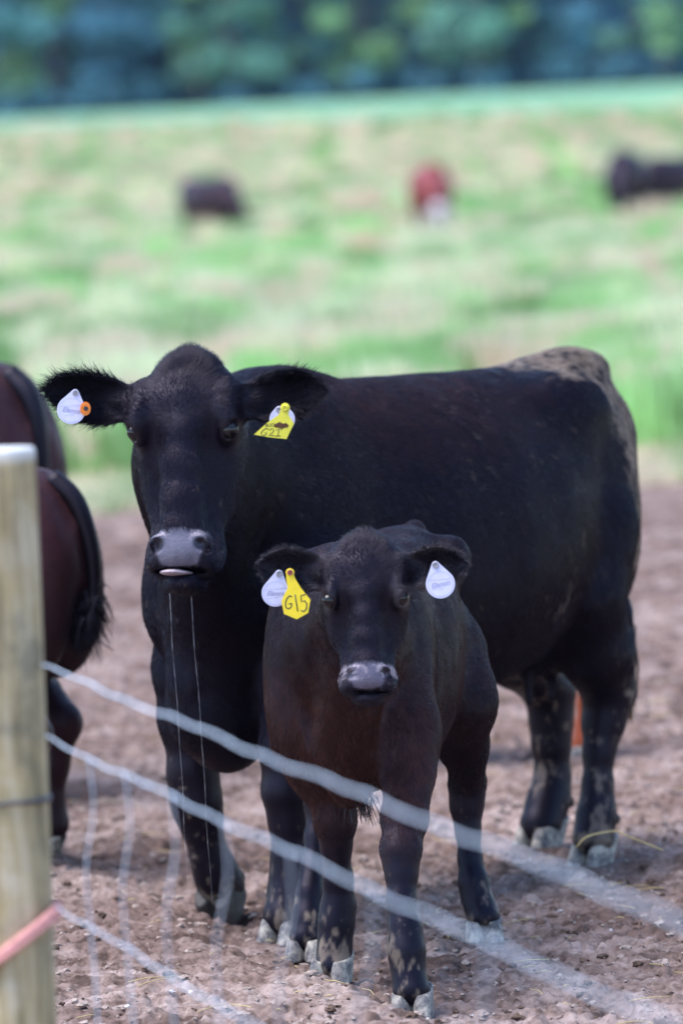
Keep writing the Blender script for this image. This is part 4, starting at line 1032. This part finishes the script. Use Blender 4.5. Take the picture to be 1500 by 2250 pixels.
build_post(-.600, 9.47, -.575, 9.49, 1.405, 'round weathered wooden fence post at the left edge with a pale cut top', True)
# orange-red baler twine slung round the post
M_TWINE = simple('baler_twine', (.72, .32, .29), .7, .25, 120)
def twine_line(off):
    L = []
    for k in range(49):
        a = -.15 + 2 * math.pi * k / 48 * 1.0
        h = .572 + .055 * math.cos(a) + off * .6; L.append((-.590 + (.074 + abs(off)) * math.cos(a), 9.474 + (.074 + abs(off)) * math.sin(a), h))
    return L
V, Fq = strand_mesh([twine_line(0), twine_line(.008), twine_line(-.009)], .0065, 7)
tag(mesh_obj('baler_twine', V, Fq, M_TWINE), 'faded red baler twine looped round the wooden post at the left edge', 'twine')

fence_dir = np.array([.845, -3.36, 0]); fence_len = np.linalg.norm(fence_dir); fence_dir /= fence_len
wf = empty('wire_fence', (-.51, 9.45, 0)); tag(wf, 'silver wire fence strands running out of focus across the front of the yard', 'wire fence')
g = np.random.default_rng(31); FL = 4.35
def wire_pt(z, s, i): 
    w = .0022 * math.sin(s * 7 + i * 2) + .0018 * math.sin(s * 21 + i); return fence_dir * s + np.array([0, 0, z + w - .004 * math.sin(math.pi * s / FL)])
for i, (z, rr) in enumerate(((1.039, .0015), (.917, .0014), (.634, .0012))):
    L = [wire_pt(z, s, i) for s in np.linspace(-.02, FL, 160)]; L2 = [p + np.array([.0, .0022 * math.cos(k * .9), .0022 * math.sin(k * .9)]) for k, p in enumerate(L)]
    V, Fq = strand_mesh([L], rr, 8); w = mesh_obj('wire', V, Fq, M_WIRE, wf)
    V, Fq = strand_mesh([L2], rr * .45, 6); mesh_obj('twisted_strand', V, Fq, M_WIRE, w)
for s0, s1 in ((.34, .28), (.62, .56), (.95, .87), (1.30, 1.20), (1.70, 1.58), (2.15, 2.0), (2.7, 2.55)):
    a = wire_pt(.917, s0, 1); b = wire_pt(.634, s1, 2); c = b + np.array([-.01, .0, -.28]); V, Fq = strand_mesh([spline([a, a * .7 + b * .3 + [.007, 0, 0], a * .35 + b * .65 - [.006, 0, 0], b, (b + c) / 2 + [.008, 0, 0], c], 30)], .0012, 6); mesh_obj('stay', V, Fq, M_WIRE, wf)

# ------------------------------------------------------------------ ear tags
def ear_tag(name, label, px0, d, outline, mat, yaw=0, pitch=0, thick=.0022, cat='ear tag'):
    """a flat moulded tag; outline given in its own plane, origin at px0"""
    r = bpy.data.objects.new(name, None); COL.objects.link(r); tag(r, label, cat, 'ear tags on the cow and calf'); r.empty_display_size = .02
    B = Matrix(((_r.x, _f.x, _u.x, 0), (_r.y, _f.y, _u.y, 0), (_r.z, _f.z, _u.z, 0), (0, 0, 0, 1))) @ Matrix.Rotation(R(yaw), 4, 'Z') @ Matrix.Rotation(R(pitch), 4, 'X')
    B.translation = Vector(at(px0[0], px0[1], d)); r.matrix_world = B
    k = d / 12500.0; r['k'] = k
    def loc(p): return ((p[0] - px0[0]) * k / math.cos(R(yaw)), -(p[1] - px0[1]) * k)
    pts = [loc(p) for p in outline]; me = bpy.data.meshes.new('plate'); bm = bmesh.new()
    fr = [bm.verts.new((x, -thick / 2, z)) for x, z in pts]; f = bm.faces.new(fr)
    ex = bmesh.ops.extrude_face_region(bm, geom=[f]); bmesh.ops.translate(bm, vec=(0, thick, 0), verts=[v for v in ex['geom'] if isinstance(v, bmesh.types.BMVert)])
    bmesh.ops.recalc_face_normals(bm, faces=bm.faces); ed = [e for e in bm.edges if e.calc_face_angle(0) > 1.2]
    bmesh.ops.bevel(bm, geom=ed, offset=.0006, segments=2, affect='EDGES'); bm.to_mesh(me); bm.free(); link('plate', me, r, mat)
    return r, loc, thick
def circle(c, rx, ry=None, n=36, a0=0, a1=2 * math.pi):
    ry = ry or rx; return [(c[0] + rx * math.cos(a0 + (a1 - a0) * i / n), c[1] - ry * math.sin(a0 + (a1 - a0) * i / n)) for i in range(n + (0 if abs(a1 - a0 - 2 * math.pi) < 1e-6 else 1))]
def teardrop(c, rr, apex, ar=8):
    dx, dy = apex[0] - c[0], apex[1] - c[1]; L = math.hypot(dx, dy); th = math.atan2(-dy, dx); b = math.acos((rr - ar) / L)
    return circle(c, rr, a0=th + b, a1=th + 2 * math.pi - b, n=40) + circle(apex, ar, a0=th - b, a1=th + b, n=12)
def strokes(r, loc, th, lines, w, mat, name='lettering'):
    L = [[(loc(p)[0], -th / 2 - .0003, loc(p)[1]) for p in l] for l in lines]; V, Fq = strand_mesh(L, w, 6); V = [(v[0], -th / 2 - .0003 + (v[1] + th / 2 + .0003) * .35, v[2]) for v in V]
    return mesh_obj(name, V, Fq, mat, r)
def ring(r, loc, th, c, rr, w, mat, name):
    pts = circle(c, rr, n=40); pts.append(pts[0]); return strokes(r, loc, th, [pts], w, mat, name)
def stud(r, loc, th, c, rad=.0062, mat=None):
    x, z = loc(c); me = bpy.data.meshes.new('stud'); bm = bmesh.new()
    prof = [(0, -.0030), (.35, -.0030), (.42, -.0016), (.55, -.0016), (.62, -.0044), (.86, -.0044), (1.0, -.0028), (1.0, .0)]
    rings = []
    for q, y in prof:
        rings.append([bm.verts.new((x + q * rad * math.cos(2 * math.pi * k / 20) if q else x, y - th / 2, z + q * rad * math.sin(2 * math.pi * k / 20) if q else z)) for k in range(20 if q else 1)])
    for a, b in zip(rings[:-1], rings[1:]):
        for k in range(20):
            if len(a) == 1: bm.faces.new((a[0], b[k], b[(k + 1) % 20]))
            else: bm.faces.new((a[k], b[k], b[(k + 1) % 20], a[(k + 1) % 20]))
    bm.to_mesh(me); bm.free(); me.polygons.foreach_set('use_smooth', [True] * len(me.polygons)); return link('stud', me, r, mat or M_STUD)
def text(r, loc, th, s, p, size, mat, rot=0, shear=.0, name='lettering'):
    cu = bpy.data.curves.new(name, 'FONT'); cu.body = s; cu.size = size; cu.align_x = 'CENTER'; cu.align_y = 'CENTER'; cu.extrude = .00015; cu.shear = shear; cu.offset = .0001
    o = bpy.data.objects.new(name, cu); COL.objects.link(o); o.parent = r; x, z = loc(p); o.location = (x, -th / 2 - .0004, z); o.rotation_euler = (R(90), R(rot), 0); cu.materials.append(mat)
    bpy.context.view_layer.update(); me = bpy.data.meshes.new_from_object(o); q = link(name, me, r); q.location = o.location; q.rotation_euler = o.rotation_euler; bpy.data.objects.remove(o); return q
M_EMB = simple('tag_emboss', (.36, .34, .52), .5, .1, 40)
def white_tag(label, c, rr, apex, d, yaw=0, pitch=0, rot=8):
    r, loc, th = ear_tag('ear_tag', label, c, d, teardrop(c, rr, apex), M_TAGW, yaw, pitch)
    ring(r, loc, th, c, rr * .86, .00055, M_TAGR, 'raised_rim'); stud(r, loc, th, apex, .0068)
    text(r, loc, th, 'Elanco', (c[0], c[1] + 1), rr * .38 * d / 12500 * 1.3, M_EMB, rot, .3)
    strokes(r, loc, th, [[(c[0] - rr * .80, c[1] - rr * .26), (c[0] + rr * .80, c[1] - rr * .36)], [(c[0] - rr * .62, c[1] + rr * .40), (c[0] + rr * .2, c[1] + rr * .30)]], .00035, M_TAGR, 'raised_line')
    return r
white_tag("round white tag in the big cow's ear at the left, beside the orange button", (157, 901), 31, (166, 863), 12.985, 6, -4, 8)
white_tag("white tag half hidden behind the yellow tag G21 in the big cow's ear", (620, 922), 28, (613, 900), 12.975, -8, 0, 0)
white_tag("round white tag in the calf's ear at the left, behind the yellow tag G15", (605, 1303), 30, (613, 1260), 11.965, 5, 0, 0)
white_tag("round white tag in the calf's ear at the right, alone in that ear", (967, 1283), 32, (956, 1241), 11.93, -4, 0, -14)
# orange button
r, loc, th = ear_tag('button_tag', "orange ring button in the big cow's ear beside the white tag", (188, 898), 12.975, circle((188, 898), 11.5, 15), M_TAGO, 10, 0, .006)
me = bpy.data.meshes.new('hole'); bm = bmesh.new(); bmesh.ops.create_cone(bm, cap_ends=True, segments=24, radius1=.0055, radius2=.0050, depth=.0022, matrix=Matrix.Translation((.001, -.0033, 0)) @ Matrix.Rotation(R(90), 4, 'X')); bm.to_mesh(me); bm.free(); link('hole', me, r, M_INK)
ring(r, loc, th, (188, 898), 8.6, .0012, M_TAGO, 'raised_rim')
# yellow tag G21
ol = circle((627, 896), 10.5, 11, a0=R(-25), a1=R(205), n=14) + [(612, 912), (588, 928), (557, 955), (590, 961), (629, 965), (646, 931), (634, 912)]
r, loc, th = ear_tag('ear_tag', "yellow tag G21 smeared with dirt in the big cow's ear", (612, 930), 12.935, ol, M_TAGY2, -10, 6)
stud(r, loc, th, (627, 896), .0072, M_TAGY2); ring(r, loc, th, (627, 896), 4.0, .0012, M_INK, 'pin_hole')
strokes(r, loc, th, [[(590, 943), (584, 941), (577, 946), (573, 952), (576, 957), (583, 956), (586, 951), (581, 951)], [(592, 945), (598, 941), (602, 945), (598, 951), (590, 957), (602, 957)], [(607, 945), (613, 942), (610, 958), (604, 958), (616, 958)]], .0011, M_INK2)
text(r, loc, th, 'BUCH', (596, 934), .0105, M_INK2, -2)
sm = circle((618, 935), 15, 7, 20); sm = [(x + 3 * math.sin(i * 2.3), y + 2.5 * math.sin(i * 1.7 + 1)) for i, (x, y) in enumerate(sm)]
me = bpy.data.meshes.new('dirt_smear'); bm = bmesh.new(); vs = [bm.verts.new((loc(p)[0], -th / 2 - .0004, loc(p)[1])) for p in sm]; f = bm.faces.new(vs[::-1]); ex = bmesh.ops.extrude_face_region(bm, geom=[f]); bmesh.ops.translate(bm, vec=(0, -.0004, 0), verts=[v for v in ex['geom'] if isinstance(v, bmesh.types.BMVert)]); bmesh.ops.recalc_face_normals(bm, faces=bm.faces); bm.to_mesh(me); bm.free(); link('dirt_smear', me, r, M_SMUDGE)
# yellow tag G15
ol = circle((637, 1258), 9.5, a0=R(-30), a1=R(210), n=14) + [(629, 1272), (632, 1292), (618, 1320), (624, 1349), (652, 1361), (677, 1347), (682, 1318), (661, 1292), (649, 1272)]
r, loc, th = ear_tag('ear_tag', "bright yellow tag G15 in the calf's ear at the left", (650, 1320), 11.925, ol, M_TAGY, 4, 0)
stud(r, loc, th, (637, 1258), .0060, simple('stud_rust', (.35, .10, .08), .5, .2, 60))
strokes(r, loc, th, [[(641, 1311), (636, 1309), (630, 1315), (627, 1325), (628, 1335), (634, 1338), (640, 1333), (641, 1326), (634, 1327)], [(648, 1306), (651, 1325), (654, 1343)], [(671, 1306), (661, 1309), (662, 1322), (669, 1320), (674, 1327), (673, 1338), (667, 1344), (661, 1341)]], .0013, M_INK)

# ------------------------------------------------------------------ the other cattle
def simple_cow(name, label, cat, o, h, sc, base, step=.014, head='up', coat=0, spec=None, legs=None, group=None, face=None, lie=False, tailp=None):
    F = Field(); cow_body(F)
    for s in (-1, 1):
        F.ell((-.65, s * .14, .88), (.19, .11, .30), .07); F.ell((.55, s * .155, .92), (.19, .095, .36), .08)
    for s in (-1, 1): F.ell((-.80, s * .09, .92), (.17, .10, .32), .10)
    F.ell((.74, 0, .56), (.15, .115, .15), .08)
    hx = -.79 if legs == 'back' else -.70
    for s, dx in ((-1, .05), (1, -.05)):
        F.chain([(.60 + dx, s * .19, .86, .15), (.62 + dx, s * .19, .60, .09), (.63 + dx, s * .19, .34, .052), (.62 + dx, s * .19, .2, .038), (.62 + dx, s * .19, .11, .046), (.64 + dx, s * .19, .055, .046)], .035)
        F.chain([(-.60, s * .17, .86, .14), (-.55 + dx, s * .18, .68, .115), (hx + dx, s * .165, .44, .062), (hx + .03 + dx, s * .16, .30, .042), (hx + .05 + dx, s * .16, .18, .038), (hx + .05 + dx, s * .16, .11, .046), (hx + .08 + dx, s * .16, .055, .046)], .035)
        F.ell((hx - .035 + dx, s * .165, .44), (.03, .026, .05), .03)
    if head == 'up':
        F.cone((.50, 0, 1.06), (.98, .0, 1.22), .24, .14, .10, flat=(0, 1, 0), ff=.8); H = Head((1.12, 0, 1.42), 0, 20, 0, COW_T)
    else:
        F.cone((.55, 0, 1.02), (1.02, 0, .72), .24, .13, .10, flat=(0, 1, 0), ff=.8); H = Head((1.16, 0, .66), 0, -8, 0, COW_T)
    add_head(F, H, False)
    ears = []
    for sg in (-1, 1):
        rt = H.p(.11, -.05, .11 * sg); e = H.l * sg - H.n * .2; E = Ear(rt, e, H.n, .18, .05, .02); F.cone(H.p(.10, -.05, .085 * sg), rt, .045, .03, .03); E.add(F, th=.012); ears.append(E)
    sp = dict(h=1.3, base=base); sp.update(spec or {})
    if face is not None:
        pass
    rr = [[(-1.10, step), (1.45, None)], [(-.46, step), (.46, None)], [(.02, step), (1.50 if head == 'up' else 1.40, None)]]
    root, dat = build_animal(name, (0, 0), (1, 0), F, rr, sp, label, cat, group, H=H, ears=ears, coat=coat, feet=[(.66, .19, 0, 0, 1, 0), (.76 - .05, -.19, 0, 0, 1, 0), (hx + .04, .16, 0, 0, 1, 0), (hx + .14, -.16, 0, 0, 1, 0)] if step < .02 else [], hoof_step=.008, smooth=2)
    if step >= .02:                                                        # far away: plain cloven blocks are enough
        pass
    if face is not None:
        V, Q, N, cols = dat; q = H.uvw(V); fm = sstep(-.03, .02, q[:, 0]) * (q[:, 1] > -.16) * (np.abs(q[:, 2]) < .16) * (q[:, 0] < .6)
        fm = np.maximum(fm, sstep(.55, .45, V[:, 2]) * sstep(.5, .7, V[:, 0]) * (V[:, 0] < .95)); cols = cols * (1 - fm[:, None]) + np.array(face) * fm[:, None]
        body = [c for c in root.children if c.name.startswith('body')][0]; a = body.data.color_attributes['tint']; c4 = np.ones((len(cols), 4), np.float32); c4[:, :3] = cols; a.data.foreach_set('color', c4.ravel())
    if tailp is None: tailp = [(-.86, 0, 1.25), (-.95, 0, 1.15), (-.965, 0, .90), (-.94, 0, .60)]
    tp = spline(tailp, 22); V, Fq = strand_mesh([tp], list(np.linspace(.038, .018, len(tp))), 9); t = mesh_obj('tail', V, Fq, M_HIDE, root); color_attr(t, np.repeat(np.array([base]) * .8, len(V), 0))
    gg = np.random.default_rng(8); lines = []
    for i in range(700):
        a = tp[-1 - int(6 * gg.random() ** 2)] + gg.normal(0, .020, 3); dd = gg.normal(0, .022, 3) + [0, 0, -.03 - .08 * gg.random()]; lines.append(spline([a, a + dd * .5 + gg.normal(0, .009, 3), a + dd], 6))
    V, Fq = strand_mesh(lines, [.0022, .0022, .0022, .0022, .0018, .0012, .0008], 4); t = mesh_obj('tail_switch', V, Fq, M_HAIR, root); color_attr(t, np.repeat(np.array([base]) * .7, len(V), 0))
    z = float(terrain(np.array([o[0]]), np.array([o[1]]), False)[0])
    root.location = (o[0], o[1], z); root.rotation_euler = (0, 0, math.atan2(h[1], h[0])); root.scale = (sc, sc, sc)
    return root
RB = dict(brown=lambda V, N: .25 + .35 * sstep(.6, 1.1, V[:, 2]) + 0 * V[:, 0], brown_col=(.060, .015, .012))
simple_cow('cow', 'dark reddish cow beside the post, tail hanging with a tufted end', 'cow', (-1.335, 14.95), (-.86, .5), .80, (.007, .004, .006), .012, 'up', 90000, RB, 'back', 'cattle at the left edge', tailp=[(-.86, 0, 1.25), (-.945, -.01, 1.17), (-.985, -.02, 1.02), (-.985, -.02, .88), (-.955, -.0, .80)])
simple_cow('cow', 'black and red brown cow at the left edge, its back showing above the post', 'cow', (-1.62, 17.0), (-.80, .6), .985, (.006, .0045, .008), .014, 'up', 70000, dict(brown=lambda V, N: .15 + .5 * sstep(.5, 1.0, fbm(V, 4, 2, 66) + .3), brown_col=(.070, .018, .014)), None, 'cattle at the left edge')
simple_cow('calf', 'orange red calf behind the big black cow, leg showing between its legs', 'calf', (.244, 17.0), (-1.0, -.08), .55, (.36, .085, .035), .016, 'up', 0, dict(mud=None) if False else dict(brown=lambda V, N: 0 * V[:, 0], base=(.36, .085, .035)), 'back')
BR = dict(brown=lambda V, N: .25 + 0 * V[:, 0])
def field_cow(label, px, d, h, sc, base, head='down', spec=None, face=None, name='cow'):
    X = at(px, 600, d)[0]; return simple_cow(name, label, 'cow', (X, d), unit(h), sc, base, .026, head, 0, spec or BR, None, 'cattle grazing in the field', face)
field_cow('black cow alone in the field, above the big cow\'s head', 472, 100, (.50, -.80), .95, (.012, .006, .014))
field_cow('red brown cow with a white face grazing in the middle of the field', 953, 95, (.12, -1), .98, (.26, .045, .045), face=(.60, .52, .55))
field_cow('black cow grazing in the field near the right edge, whole body in view', 1385, 96, (-.15, -.95), 1.02, (.008, .006, .018))
field_cow('black cow grazing in the field, cut off by the right edge', 1490, 97, (-.6, -.8), .92, (.008, .006, .018))
print('all', round(time.time() - T0, 1))

# ------------------------------------------------------------------ haze over the far field
bm = bmesh.new(); bmesh.ops.create_cube(bm, size=1.0); me = bpy.data.meshes.new('haze'); bm.to_mesh(me); bm.free()
hz = link('haze', me); hz.scale = (3400, 3400, 60); hz.location = (0, 1400, 27); tag(hz, 'thin bluish summer haze over the far field and wood', 'haze', kind='stuff')
hm = bpy.data.materials.new('haze'); hm.use_nodes = True; hn = hm.node_tree; hn.nodes.clear(); ho = hn.nodes.new('ShaderNodeOutputMaterial'); hv = hn.nodes.new('ShaderNodeVolumePrincipled')
hv.inputs['Color'].default_value = (.45, .68, 1.0, 1); hv.inputs['Density'].default_value = .00010; hv.inputs['Anisotropy'].default_value = .0
hn.links.new(hv.outputs[0], ho.inputs['Volume']); me.materials.append(hm)
